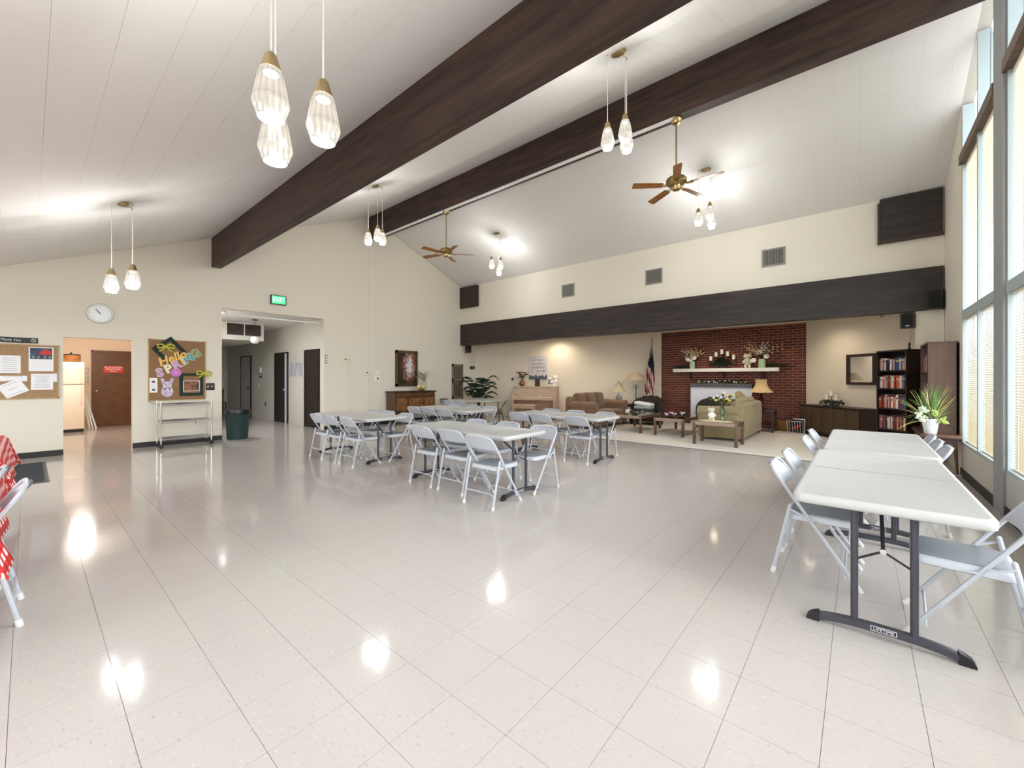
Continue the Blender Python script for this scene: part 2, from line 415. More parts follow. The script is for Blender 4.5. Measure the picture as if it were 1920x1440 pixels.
# rear wall behind the camera, its unseen windows added for soft daylight
rw = MB(); rw.box((XA, YB - .15, 0), (XW, YB, .5)); rw.box((XA, YB - .15, 2.25), (XW, YB, zc(YB) + .1))
for x in (XA, -8.0, -5.3, -2.6): rw.box((x, YB - .15, .5), (x + 1.2, YB, 2.25))
rw.box((.1, YB - .15, .5), (XW + .15, YB, 2.25))
wrr = struct(rw.build('wall_rear', 'cream_paint', smooth=False))
for a, b in ((XA + 1.2, -8.0), (-6.8, -5.3), (-4.1, -2.6), (-1.4, .1)): box_part('pane', (a, YB - .08, .5), (b, YB - .07, 2.25), 'pane_glass', wrr)

# ------------------------------------------------------------------ beams
def beam(name, a, b, mat, label): return tag(struct(box_part(name, a, b, mat, None)), label)
beam('trim_beam_purlin', (XA, 2.56, 3.75), (XW, 2.73, zc(2.6) + .03), 'dark_beam', 'near dark brown ceiling beam crossing the vault')
rb = beam('trim_beam_ridge', (XA, 6.29, 5.30), (XW, 6.47, RZ - .01), 'dark_beam', 'dark brown ridge beam carrying the fans')
tag(box_part('conduit', (XA + .05, 6.30, 5.265), (-2.12, 6.345, 5.30), 'white_paint', rb), 'white conduit along the beam')
beam('trim_beam_header', (XA, YH - .07, 2.5), (XW - .02, YH + .2, 3.22), 'dark_beam_board', 'long dark board header over the sitting alcove')
tag(struct(box_part('trim_panel_left', (XA, YH - .10, 3.79), (-9.84, YH, 4.50), 'dark_beam_board', None)), 'small dark board panel in the far left corner')
pr = tag(struct(box_part('trim_panel_right', (.28, YH - .06, 3.79), (1.06, YH, 4.53), 'dark_beam_board', None)), 'dark board panel near the windows with moulded edge')
box_part('moulding', (.25, YH - .09, 3.74), (1.07, YH, 3.79), 'dark_beam', pr); box_part('moulding', (.25, YH - .08, 3.79), (.28, YH, 4.46), 'dark_beam', pr)
tag(struct(box_part('wall_pillar', (.735, YH - .01, 0), (XW - .005, YH + .19, 2.499), 'header_paint', None)), 'short cream pillar under the header end')

# ------------------------------------------------------------------ windows on the right
def window(n, y0, y1, muls, blind, label):
    root = struct(link('window_%d' % n, None)); tag(root, label)
    rows_ = ((.47, 2.18), (2.28, 4.31))
    fr = MB(); e = .05
    X0, X1 = XW + .0, XW + .13
    fr.box((X0, y0, .43), (X1, y1, .47)); fr.box((X0 - .0, y0, 2.18), (X1, y1, 2.28))
    fr.build('window_frame', 'window_frame', root, smooth=False)
    box_part('transom', (X0 - .03, y0, 4.31), (X1, y1, 4.43), 'wood_rail', root)
    edges = [y0] + muls + [y1]
    for k in range(len(edges)):
        y = edges[k]; hw = .03
        zt = zc(min(max(y, y0), y1)) - .03
        box_part('mullion', (X0 + .005, max(y - hw, y0), .43), (X1 - .005, min(y + hw, y1), zt), 'window_frame', root)
    for k in range(len(edges) - 1):
        a, b = edges[k] + .03, edges[k + 1] - .03
        for z0, z1 in rows_: box_part('pane', (X1 - .03, a, z0), (X1 - .02, b, z1), 'pane_glass', root)
        p = MB()
        p.add([(X1 - .03, a, 4.43), (X1 - .03, b, 4.43), (X1 - .03, b, zc(b) - .03), (X1 - .03, a, zc(a) - .03), (X1 - .02, a, 4.43), (X1 - .02, b, 4.43), (X1 - .02, b, zc(b) - .03), (X1 - .02, a, zc(a) - .03)],
              [(0, 1, 2, 3), (4, 7, 6, 5), (0, 4, 5, 1), (1, 5, 6, 2), (2, 6, 7, 3), (3, 7, 4, 0)])
        p.build('pane', 'pane_glass', root, smooth=False)
        if blind:
            for (z0, z1), lv in zip(rows_, ('lower', 'upper')):
                bay = ('first window bay from the cupboard', 'second window bay from the cupboard', 'third window bay from the cupboard')[n - 1]
                pan = ('pane nearer the room front', 'pane nearer the cupboard')[k if len(edges) > 2 else 0]
                t = thing('venetian_blind', 'cream %s blind, %s, %s' % (lv, bay, pan), 'blind', (X0 + .05, (a + b) / 2, z0), group='window blinds')
                hw = (b - a) / 2 - .012; H_ = z1 - z0
                sm = MB(); z = .03; pitch = .027
                while z < H_ - .05:
                    c_, s_ = math.cos(.7), math.sin(.7); wd = .0125
                    sm.add([(-wd * c_, -hw, z - wd * s_), (wd * c_, -hw, z + wd * s_), (wd * c_, hw, z + wd * s_), (-wd * c_, hw, z - wd * s_)], [(0, 1, 2, 3)])
                    z += pitch
                tag(sm.build('slat', 'blind_slat', t, smooth=False), kind='stuff')
                box_part('head_rail', (-.015, -hw, H_ - .035), (.015, hw, H_ - .005), 'cream_plastic', t)
                box_part('bottom_rail', (-.012, -hw, .004), (.012, hw, .018), 'cream_plastic', t)
                for yy in (-hw * .7, hw * .7): MB().cyl((-.014, yy, .01), (-.014, yy, H_ - .02), .0015, n=5).build('cord', 'cream_plastic', t)
    return root
window(1, 6.5, 8.38, [7.42], True, 'tall window bay with blinds beside the walnut cupboard')
window(2, 3.75, 6.12, [4.9], True, 'tall window bay with blinds at the right edge')
window(3, 1.2, 3.4, [2.3], True, 'tall window bay beyond the right edge of view')
window(4, -1.4, .85, [-.3], False, 'tall window bay behind the viewer')
for y0, y1 in ((6.12, 6.5), (3.4, 3.75), (.85, 1.2), (YB, -1.4)):
    m = MB(); t0, t1 = zc(y0), zc(y1); x0, x1 = XW - .02, XW + .15
    m.add([(x0, y0, .0), (x1, y0, .0), (x1, y1, .0), (x0, y1, .0), (x0, y0, t0), (x1, y0, t0), (x1, y1, t1), (x0, y1, t1)],
          [(0, 3, 2, 1), (4, 5, 6, 7), (0, 1, 5, 4), (1, 2, 6, 5), (2, 3, 7, 6), (3, 0, 4, 7)])
    tag(struct(m.build('wall_column', 'column_grey', smooth=False)), 'grey column between window bays')
# outside: roof overhang and ground
ov = MB()
ov.add([(XW + .16, -3, zc(-3)), (2.3, -3, zc(-3)), (2.3, RY, RZ), (XW + .16, RY, RZ), (2.3, 11, zc(11)), (XW + .16, 11, zc(11)),
        (XW + .16, -3, zc(-3) + .1), (2.3, -3, zc(-3) + .1), (2.3, RY, RZ + .1), (XW + .16, RY, RZ + .1), (2.3, 11, zc(11) + .1), (XW + .16, 11, zc(11) + .1)],
       [(0, 3, 2, 1), (3, 5, 4, 2), (6, 7, 8, 9), (9, 8, 10, 11), (1, 2, 8, 7), (2, 4, 10, 8)])
tag(struct(ov.build('ceiling_overhang', 'outside_soffit', smooth=False)), 'pale roof overhang outside the windows')
og = MB(); og.box((XW + .16, -30, -.3), (60, 60, -.1)); tag(struct(og.build('ground', 'outside_ground', smooth=False)), 'grey concrete ground outside the windows')  # grey concrete in place of grass, so no green light bounces indoors
og = MB(); og.box((-40, -40, -.3), (XW + .1, YB - .2, -.1)); struct(og.build('ground', 'outside_ground', smooth=False))

# ------------------------------------------------------------------ hallway and kitchen shells
M('kitchen_paint', (236, 214, 190), .7)
hw = MB(); hw.box((-19.0, 5.06, 0), (XA - .15, 5.2, 2.95)); wh = struct(hw.build('wall_hall', 'hall_paint', smooth=False)); tag(wh, 'pale hallway wall with three doors')
h2 = MB(); h2.box((-19.1, 2.5, 0), (-18.95, 5.2, 2.95)); struct(h2.build('wall_hall_end', 'cream_paint', smooth=False))
h3 = MB(); h3.box((-19.0, 2.5, 0), (XA - .15, 2.62, 2.95)); struct(h3.build('wall_hall_side', 'hall_paint', smooth=False))
h4 = MB(); h4.box((-19.1, 2.5, 2.91), (XA - .15, 5.2, 3.0)); struct(h4.build('ceiling_hall', 'ceiling_white', smooth=False))
h5 = MB(); h5.box((-19.0, 2.62, 2.43), (-13.3, 4.46, 2.91)); tag(struct(h5.build('ceiling_duct', 'hall_paint', smooth=False)), 'boxed duct hanging from the hallway ceiling')
hb = MB()
for a, b in ((-16.2, -14.1), (-13.07, -11.95), (-11.0, XA - .15)): hb.box((a, 5.05, 0), (b, 5.06, .08))
struct(hb.build('baseboard_hall', 'hall_paint', smooth=False))
k1 = MB(); k1.box((-16.25, -1.0, 0), (-16.1, 2.5, 2.6)); struct(k1.build('wall_kitchen', 'kitchen_paint', smooth=False))
k2 = MB(); k2.box((-16.25, -1.1, 0), (XA - .15, -1.0, 2.6)); k2.box((-16.1, 2.4, 0), (XA - .15, 2.5, 2.6)); struct(k2.build('wall_kitchen_side', 'kitchen_paint', smooth=False))
k3 = MB(); k3.box((-16.25, -1.1, 2.5), (XA - .15, 2.5, 2.6)); struct(k3.build('ceiling_kitchen', 'ceiling_white', smooth=False))
def door(n, fr, w, h, slab, casing, label, knob='chrome', kx=None, open_gap=0):
    d = struct(link('door_%d' % n, None)); d.matrix_world = fr; tag(d, label)
    box_part('slab', (.03, 0, .005), (w - .03 - open_gap, h - .03, .03), slab, d)
    c = MB(); c.box((0, 0, .0), (.035, h, .045)); c.box((w - .035, 0, 0), (w, h, .045)); c.box((0, h - .035, 0), (w, h, .045)); c.build('casing', casing, d, smooth=False)
    if open_gap: box_part('painted_bright_gap', (w - .035 - open_gap, 0, .001), (w - .035, h - .03, .006), 'gap_bright_paint', d)  # pale sheet painted to stand for the bright room beyond
    kx = kx if kx is not None else w - .12
    k = MB(); k.cyl((kx, 1.0, .03), (kx, 1.0, .06), .012); k.ball((kx, 1.0, .085), .03); k.build('knob', knob, d)
    return d
M('gap_bright_paint', (235, 238, 245), .6)
door(1, frame((-16.1, 1.12, 0), (0, 1)), .86, 2.12, 'door_brown', 'door_brown', 'brown wooden kitchen door with a red notice', kx=.10)
door(2, frame((-17.28, 5.06, 0), (1, 0)), 1.05, 2.14, 'door_grey', 'black', 'shiny grey hallway door farthest from the hall opening', knob='black')
door(3, frame((-14.08, 5.06, 0), (1, 0)), .99, 2.14, 'door_dark', 'black', 'dark hallway door standing ajar', open_gap=.24)
door(4, frame((-11.92, 5.06, 0), (1, 0)), .88, 2.14, 'door_dark', 'black', 'dark brown hallway door nearest the hall opening', kx=.12)

# ------------------------------------------------------------------ folding tables
M('table_white', (190, 190, 189), .38, bump=.05, bscale=250)
M('table_leg', (62, 62, 70), .35)
M('table_black', (26, 26, 28), .45)
M('logo_white', (225, 225, 228), .5)
def rrect(x0, x1, y0, y1, r, left=True, right=True, n=5):
    pts = []
    for cx, cy, a0, on in ((x1, y1, 0, right), (x0, y1, 90, left), (x0, y0, 180, left), (x1, y0, 270, right)):
        sx = -1 if cx == x1 else 1; sy = -1 if cy == y1 else 1
        if not on: pts.append((cx, cy)); continue
        for j in range(n + 1):
            q = math.radians(a0 + 90 * j / n); pts.append((cx + sx * r + r * math.cos(q), cy + sy * r + r * math.sin(q)))
    return pts
def make_table():
    t = thing('folding_table', '', 'table')
    for sgn in (-1, 1):
        x0, x1 = (-.915, -.0015) if sgn < 0 else (.0015, .915)
        m = MB(); L, R_ = sgn < 0, sgn > 0
        def ring(ins, z):
            return [(x, y, z) for x, y in rrect(x0 + (ins if L else 0), x1 - (ins if R_ else 0), -.38 + ins, .38 - ins, .05, L, R_)]
        m.loft([ring(.012, .668), ring(.002, .675), ring(0, .69), ring(0, .708), ring(.004, .716), ring(.012, .72), ring(.022, .72), ring(.026, .7185)])
        m.build('top_panel', 'table_white', t, ang=50)
        xl = sgn * .80
        for y in (-.115, .115):
            MB().cyl((xl, y, .05), (xl, y, .67), .0165).build('leg', 'table_leg', t)
        fb = MB(); prof = []
        rings = []
        for k in range(17):
            y = -.315 + .63 * k / 16; u = y / .315
            zc_ = .052 - .036 * u * u * abs(u); hh = .019 if abs(u) < .86 else .019 - .012 * (abs(u) - .86) / .14
            wd = .019
            rings.append([(xl - wd, y, max(0.001, zc_ - hh)), (xl + wd, y, max(0.001, zc_ - hh)), (xl + wd, y, zc_ + hh * .7), (xl + wd * .6, y, zc_ + hh), (xl - wd * .6, y, zc_ + hh), (xl - wd, y, zc_ + hh * .7)])
        fb.loft(rings); ft = fb.build('foot_bar', 'table_leg', t)
        for q in (-1, 1):
            cp_ = MB(); cp_.loft([[(xl - .021, q * a, 0.0), (xl + .021, q * a, 0.0), (xl + .021, q * a, b), (xl - .021, q * a, b)] for a, b in ((.265, .056), (.29, .046), (.31, .032), (.322, .012))])
            cp_.build('foot_cap', 'table_black', ft, ang=60)
        pl = MB(); xo = xl + sgn * .0195
        pl.box((min(xo, xo + sgn * .002), -.05, .040), (max(xo, xo + sgn * .002), .05, .066)); pl.build('name_plate', 'table_black', ft, smooth=False)
        bd = MB()
        for a, b in (((-.05, .040), (.05, .0425)), ((-.05, .0635), (.05, .066)), ((-.05, .040), (-.0475, .066)), ((.0475, .040), (.05, .066))):
            bd.box((min(xo, xo + sgn * .0027), a[0], a[1]), (max(xo, xo + sgn * .0027), b[0], b[1]))
        bd.build('plate_border', 'logo_white', ft, smooth=False)
        tx = text('lettering', 'LIFETIME', .021, 'logo_white', ft, 0, 0, 0, depth=.0004)
        tx.matrix_local = frame((xo + sgn * .0026, 0, .053), (0, sgn))
        # V brace and centre strut
        br = MB(); cx = xl - sgn * .03
        br.tube([(xl, -.115, .385), (cx, 0, .445)], .006, 6); br.tube([(xl, .115, .385), (cx, 0, .445)], .006, 6); br.build('brace', 'table_black', t)
        rg = MB(); rg.cyl((cx - .012, 0, .445), (cx + .012, 0, .445), .014, n=12); rg.build('brace_ring', 'chrome', t)
        sb = MB(); sb.tube([(cx, 0, .45), (cx - sgn * .12, 0, .54), (cx - sgn * .36, 0, .67)], .010, 6); sb.build('strut', 'table_black', t)
    sk = MB(); sk.box((-.885, -.3815, .69), (-.845, -.3798, .702)); tag(sk.build('edge_sticker', 'table_leg', t, smooth=False), 'small dark sticker on the table edge')
    return t
TAB = make_table()
tables = [((-3.80, 3.68, 0), 0, 'white folding table nearest the viewer in the middle of the hall', ()),
          ((-6.68, 3.74, 0), 0, 'white folding table nearest the hallway, with two black clips on its edge', (-.48, .05)),
          ((-6.63, 5.85, 0), 0, 'white folding table in front of the round table and dresser', ()),
          ((-3.99, 6.09, 0), 0, 'white folding table in front of the brown sofa and piano', (-.55,)),
          ((.095, 3.655, 0), -PI / 2, 'white folding table in the right foreground with its dark leg frame in view', ()),
          ((.125, 5.545, 0), -PI / 2, 'white folding table by the windows, end to end behind the foreground one', ())]
TABO = []
for k, (loc, rz, lab, clips) in enumerate(tables):
    o = place(TAB, k, loc, rz, lab, 'white folding tables'); TABO.append(o)
for k, (loc, rz, lab, clips) in enumerate(tables):
    for c in clips:
        h = MB(); h.box((c - .045, -.392, .662), (c + .045, -.30, .712)); h.box((c - .04, -.392, .63), (c + .04, -.375, .665))
        tag(h.build('edge_clip', 'table_black', TABO[k], smooth=False), 'black clip on the table edge')

# ------------------------------------------------------------------ folding chairs
M('chair_grey', (188, 192, 200), .4)
M('chair_seat', (128, 133, 140), .5)
M('chair_cap', (222, 222, 220), .5)
def arc(p0, p1, p2, n=4):           # quadratic bend
    p0, p1, p2 = Vector(p0), Vector(p1), Vector(p2)
    return [tuple((1 - t) ** 2 * p0 + 2 * t * (1 - t) * p1 + t * t * p2) for t in [i / n for i in range(n + 1)]]
def make_chair(name='folding_chair', tub='chair_grey', seat='chair_seat', panel='chair_grey'):
    t = thing(name, '', 'chair')
    def ym(z): return .235 - .49 * z / .745          # main tube line
    r = .0115
    for s in (-1, 1):
        m = MB(); m.tube([(s * .197, ym(.012), .012), (s * .20, ym(.44), .44)], r, 8); m.build('leg', tub, t)
        MB().cyl((s * .197, ym(0), 0), (s * .197, ym(.04), .04), .0155, n=10).build('foot_cap', 'chair_cap', t)
        m = MB(); m.tube([(s * .212, -.235, .012), (s * .218, -.135, .485)], r, 8); m.ball((s * .218, -.135, .485), (r, r, r), 8, 6); m.build('leg', tub, t)
        MB().cyl((s * .2115, -.238, 0), (s * .213, -.229, .04), .0155, n=10).build('foot_cap', 'chair_cap', t)
        b = MB(); b.tube([(s * .232, -.140, .462), (s * .224, -.055, .425)], .007, 5); b.tube([(s * .21, -.03, .405), (s * .21, .01, .40)], .006, 5); b.build('bracket', tub, t)
    up = MB()
    zt = .742
    path = [(-.20, ym(.44), .44), (-.205, ym(.58), .58)] + arc((-.205, ym(.66), .66), (-.205, ym(zt), zt), (-.10, ym(zt) - .004, zt), 6) + \
           arc((.10, ym(zt) - .004, zt), (.205, ym(zt), zt), (.205, ym(.66), .66), 6) + [(.205, ym(.58), .58), (.20, ym(.44), .44)]
    up.tube(path, r, 8); up.build('back_frame', tub, t)
    bp = MB(); n = 12; rows_ = []
    for zf in (0, .12, .5, .8, .94, 1):
        row = []
        for j in range(n + 1):
            u = -1 + 2 * j / n; z = .592 + (zt - .592) * zf
            zlim = zt - (0 if abs(u) < .5 else (abs(u) - .5) ** 2 * 4 * .07); z = min(z, zlim)
            row.append((u * .203, ym(z) - .030 * (1 - u * u) - .002, z))
        rows_.append(row)
    vs = [p for row in rows_ for p in row]; fs = []
    for i in range(len(rows_) - 1):
        for j in range(n): fs.append((i * (n + 1) + j, i * (n + 1) + j + 1, (i + 1) * (n + 1) + j + 1, (i + 1) * (n + 1) + j))
    o_ = len(vs); vs += [(x, y + .006, z) for x, y, z in vs]; fs += [tuple(o_ + q for q in reversed(f)) for f in fs]
    for j in range(n): fs.append((j, o_ + j, o_ + j + 1, j + 1))
    bp.add(vs, fs); bp.build('backrest', panel, t, ang=60)
    sp = MB()
    def sr(ins, z): return [(x, y, z + (-.004 if y < -.1 else 0)) for x, y in rrect(-.192 + ins, .192 - ins, -.165 + ins, .215 - ins, .05)]
    sp.loft([sr(.006, .385), sr(0, .39), sr(0, .418), sr(.006, .426), sr(.016, .428)]); se = sp.build('seat', tub, t, ang=50)
    pd = MB(); pd.loft([sr(.018, .426), sr(.020, .432), sr(.034, .436)]); pd.build('seat_pad', seat, se, ang=50)
    for y, zb, xx in ((-.21, .155, .213), (ym(.12), .12, .199)):
        m = MB(); yy = -.215 if y < 0 else y
        m.tube(arc((-xx, yy, zb - .055), (-xx + .005, yy, zb), (-xx + .055, yy, zb), 4) + arc((xx - .055, yy, zb), (xx - .005, yy, zb), (xx, yy, zb - .055), 4), .007, 6)
        m.build('stretcher', tub, t)
    return t
CH = make_chair()
pos3 = ('first', 'second', 'third')
chairs = []
def near(tab, xs, yr, word):
    for k, (x, y) in enumerate(zip(xs, yr)):
        chairs.append(((x, y + .235, 0), 0, 'grey folding chair, near side of %s, %s from left' % (word, pos3[k])))
def far(tab, xs, yr, word):
    for k, (x, y) in enumerate(zip(xs, yr)):
        chairs.append(((x, y - .235, 0), PI, 'grey folding chair, far side of %s, %s from left' % (word, pos3[k])))
near(0, (-4.22, -3.67, -3.055), (3.19, 3.20, 3.055), 'middle table')
far(0, (-4.28, -3.68, -3.06), (4.25, 4.27, 4.24), 'middle table')
near(1, (-7.01, -6.53, -6.01), (3.14, 3.13, 3.15), 'hallway side table')
far(1, (-7.15, -6.60, -5.98), (4.30, 4.28, 4.23), 'hallway side table')
near(2, (-7.23, -6.75, -6.22), (5.28, 5.28, 5.26), 'table before the dresser')
far(2, (-7.2, -6.55, -6.02), (6.42, 6.40, 6.38), 'table before the dresser')
near(3, (-4.63, -4.13, -3.43), (5.62, 5.60, 5.60), 'table before the sofa')
far(3, (-4.60, -4.05, -3.42), (6.62, 6.62, 6.60), 'table before the sofa')
Q = -PI / 2
chairs += [((-.225, 3.58, 0), Q, 'grey folding chair on the left of the foreground table, nearest the viewer'),
           ((-.215, 4.12, 0), Q, 'grey folding chair on the left of the foreground table, farther one'),
           ((-.18, 5.19, 0), Q, 'grey folding chair left of the table by the windows, nearer one'),
           ((-.18, 5.92, 0), Q, 'grey folding chair left of the table by the windows, farther one'),
           ((.43, 3.19, 0), -Q - .06, 'grey folding chair at the right edge pulled up to the foreground table'),
           ((.35, 5.25, 0), -Q, 'grey folding chair by the windows, nearest of the three in the row'),
           ((.345, 5.73, 0), -Q, 'grey folding chair by the windows, middle of the three in the row'),
           ((.345, 6.21, 0), -Q, 'grey folding chair by the windows, farthest of the three in the row')]
chairs += [((-3.70, -.265, 0), PI, 'grey folding chair at the left edge, nearer one at the checked cloth'),
           ((-4.40, -.36, 0), PI, 'grey folding chair at the left edge, farther one at the checked cloth')]
for k, (loc, rz, lab) in enumerate(chairs): place(CH, k, loc, rz, lab, 'grey folding chairs')
# round table with its own darker chairs
M('round_top', (172, 170, 164), .45)
M('chair_dark', (84, 74, 66), .4, metal=.3)
rt = thing('round_table', 'round grey folding table near the palm and piano', 'table', (-8.3, 8.42, 0))
m = MB(); m.lathe([(.74, .70), (.76, .71), (.76, .735), (.75, .742), (.70, .742)], 40); m.build('table_top', 'round_top', rt)
for a in (-.45, .45):
    for b in (-.3, .3): MB().tube([(a, b, 0), (a * .9, b * .9, .70)], .014, 8).build('leg', 'table_black', rt)
    MB().tube([(a, -.3, .08), (a, .3, .08)], .012, 8).build('foot_bar', 'table_black', rt)
DK = make_chair('folding_chair', 'chair_dark', 'chair_dark', 'chair_seat')
rc = [((-8.62, 7.72, 0), .05, 'grey folding chair in front of the round table, left one'), ((-8.05, 7.62, 0), -.05, 'grey folding chair in front of the round table, right one')]
for loc, rz, lab in rc: place(CH, 1, loc, rz, lab, 'grey folding chairs')
dc = [((-7.45, 8.15, 0), PI / 2 + .7, 'brown framed folding chair right of the round table'), ((-9.15, 8.0, 0), -PI / 2 + .2, 'brown framed folding chair left of the round table')]
for k, (loc, rz, lab) in enumerate(dc): place(DK, k, loc, rz, lab, 'brown framed folding chairs')

# ------------------------------------------------------------------ checked cloth tables at the left edge
def gingham():
    m = bpy.data.materials.new('red_gingham'); m.use_nodes = True; nt = m.node_tree; b = nt.nodes['Principled BSDF']; b.inputs['Roughness'].default_value = .6
    uv = nt.nodes.new('ShaderNodeUVMap'); sx = nt.nodes.new('ShaderNodeSeparateXYZ'); nt.links.new(uv.outputs[0], sx.inputs[0])
    outs = []
    for ax in ('X', 'Y'):
        a = nt.nodes.new('ShaderNodeMath'); a.operation = 'FRACT'; mu = nt.nodes.new('ShaderNodeMath'); mu.operation = 'MULTIPLY'; mu.inputs[1].default_value = 1 / .075
        nt.links.new(sx.outputs[ax], mu.inputs[0]); nt.links.new(mu.outputs[0], a.inputs[0])
        g = nt.nodes.new('ShaderNodeMath'); g.operation = 'GREATER_THAN'; g.inputs[1].default_value = .5; nt.links.new(a.outputs[0], g.inputs[0]); outs.append(g)
    s = nt.nodes.new('ShaderNodeMath'); s.operation = 'ADD'; nt.links.new(outs[0].outputs[0], s.inputs[0]); nt.links.new(outs[1].outputs[0], s.inputs[1])
    h = nt.nodes.new('ShaderNodeMath'); h.operation = 'MULTIPLY'; h.inputs[1].default_value = .5; nt.links.new(s.outputs[0], h.inputs[0])
    r = nt.nodes.new('ShaderNodeValToRGB'); r.color_ramp.interpolation = 'CONSTANT'; e = r.color_ramp.elements
    e[0].position = 0; e[0].color = rgb((245, 235, 232)); e[1].position = .25; e[1].color = rgb((214, 62, 60)); n3 = e.new(.75); n3.color = rgb((190, 22, 30))
    nt.links.new(h.outputs[0], r.inputs[0]); nt.links.new(r.outputs[0], b.inputs['Base Color']); MATS['red_gingham'] = m
gingham()
def cloth(x0, x1, y0, y1, z, drop, label):
    nx, ny = 44, 26; hx, hy = (x1 - x0) / 2, (y1 - y0) / 2; cx, cy = (x0 + x1) / 2, (y0 + y1) / 2
    me = bpy.data.meshes.new('tablecloth'); vs = []; fs = []; uvs = []
    Lx, Ly = hx + drop, hy + drop
    for j in range(ny + 1):
        for i in range(nx + 1):
            u, v = -Lx + 2 * Lx * i / nx, -Ly + 2 * Ly * j / ny
            ox, oy = max(0, abs(u) - hx), max(0, abs(v) - hy)
            o_ = max(ox, oy); flare = .32 if ox and oy else .22
            x = math.copysign(min(abs(u), hx) + ox * flare, u); y = math.copysign(min(abs(v), hy) + oy * flare, v)
            zz = z - o_ * .93 - (min(ox, oy) * .25)
            if o_ > 0: 
                wv = .012 * math.sin((u if oy > ox else v) * 9) * (o_ / drop); x += math.copysign(wv, u) if ox >= oy else 0; y += wv if oy > ox else 0
            vs.append((cx + x, cy + y, zz + .003)); uvs.append((u, v))
    for j in range(ny):
        for i in range(nx): a = j * (nx + 1) + i; fs.append((a, a + 1, a + nx + 2, a + nx + 1))
    me.from_pydata(vs, [], fs); ul = me.uv_layers.new(name='UVMap')
    for p in me.polygons:
        p.use_smooth = True
        for li in p.loop_indices: ul.data[li].uv = uvs[me.loops[li].vertex_index]
    me.materials.append(MATS['red_gingham'])
    o = link('tablecloth', me); tag(o, label, 'tablecloth', 'checked tablecloths')
    so = o.modifiers.new('thick', 'SOLIDIFY'); so.thickness = .002
for k, (x, lt, lc) in enumerate(((-4.16, 'white folding table under the nearer red checked cloth', 'red and white checked cloth at the left edge, nearer one'),
                                 (-6.26, 'white folding table under the farther red checked cloth', 'red and white checked cloth at the left edge, farther one'))):
    o = place(TAB, 1, (x, -.54, 0), 0, lt, 'white folding tables')
    cloth(x - .925, x + .925, -.54 - .39, -.54 + .39, .722, .30, lc)

# ------------------------------------------------------------------ pendant lamps
def lamp_glass(name, tr, strength, ribs):
    m = bpy.data.materials.new(name); m.use_nodes = True; nt = m.node_tree; nt.nodes.clear()
    o = nt.nodes.new('ShaderNodeOutputMaterial'); t = nt.nodes.new('ShaderNodeBsdfTransparent'); e = nt.nodes.new('ShaderNodeEmission'); g = nt.nodes.new('ShaderNodeBsdfGlossy')
    e.inputs[0].default_value = rgb((255, 244, 226)); e.inputs[1].default_value = strength; g.inputs['Roughness'].default_value = .25
    if ribs:      # light and dark of the flutes and bands painted into the glow
        uv = nt.nodes.new('ShaderNodeUVMap'); sx = nt.nodes.new('ShaderNodeSeparateXYZ'); nt.links.new(uv.outputs[0], sx.inputs[0])
        mu = nt.nodes.new('ShaderNodeMath'); mu.operation = 'MULTIPLY'; mu.inputs[1].default_value = 2 * PI * 16; nt.links.new(sx.outputs['X'], mu.inputs[0])
        c_ = nt.nodes.new('ShaderNodeMath'); c_.operation = 'COSINE'; nt.links.new(mu.outputs[0], c_.inputs[0])
        r = nt.nodes.new('ShaderNodeMapRange'); r.inputs['From Min'].default_value = -1; r.inputs['To Min'].default_value = strength * .84; r.inputs['To Max'].default_value = strength * 1.08
        nt.links.new(c_.outputs[0], r.inputs[0])
        rz = nt.nodes.new('ShaderNodeValToRGB'); el = rz.color_ramp.elements; el[0].position = 0; el[0].color = (.80, .80, .80, 1); el[1].position = 1; el[1].color = (1, 1, 1, 1)
        for p, v in ((.32, .97), (.38, .80), (.44, .95), (.60, 1.05), (.86, .82)): q = el.new(p); q.color = (v, v, v, 1)
        nt.links.new(sx.outputs['Y'], rz.inputs[0])
        m2 = nt.nodes.new('ShaderNodeMath'); m2.operation = 'MULTIPLY'; nt.links.new(r.outputs[0], m2.inputs[0]); nt.links.new(rz.outputs[0], m2.inputs[1]); nt.links.new(m2.outputs[0], e.inputs[1])
    mx = nt.nodes.new('ShaderNodeMixShader'); mx.inputs[0].default_value = 1 - tr; nt.links.new(t.outputs[0], mx.inputs[1]); nt.links.new(e.outputs[0], mx.inputs[2])
    m3 = nt.nodes.new('ShaderNodeMixShader'); m3.inputs[0].default_value = .06; nt.links.new(mx.outputs[0], m3.inputs[1]); nt.links.new(g.outputs[0], m3.inputs[2])
    nt.links.new(m3.outputs[0], o.inputs[0]); MATS[name] = m
lamp_glass('ribbed_glass', .13, .45, True)
lamp_glass('lamp_bulb', .42, 4., False)
def shade_mesh(zb, off, par):
    prof = [(.043, .23), (.056, .20), (.079, .068), (.078, .062), (.056, .0)]; n = 96
    vs, fs, uvs = [], [], []
    for r, z in prof:
        for j in range(n + 1):
            a = 2 * PI * j / n; q = r * (1 + .022 * math.cos(16 * a)); vs.append((off.x + q * math.cos(a), off.y + q * math.sin(a), zb + z)); uvs.append((j / n, z / .23))
    for i in range(len(prof) - 1):
        for j in range(n): a = i * (n + 1) + j; fs.append((a, a + 1, a + n + 2, a + n + 1))
    me = bpy.data.meshes.new('shade'); me.from_pydata(vs, [], fs); ul = me.uv_layers.new(name='UVMap')
    for p in me.polygons:
        p.use_smooth = True
        for li in p.loop_indices: ul.data[li].uv = uvs[me.loops[li].vertex_index]
    me.materials.append(MATS['ribbed_glass']); return link('shade', me, par)
M('cord_white', (236, 230, 216), .5)
RV, FV = Vector((cs, sn, 0)), Vector((-sn, cs, 0))
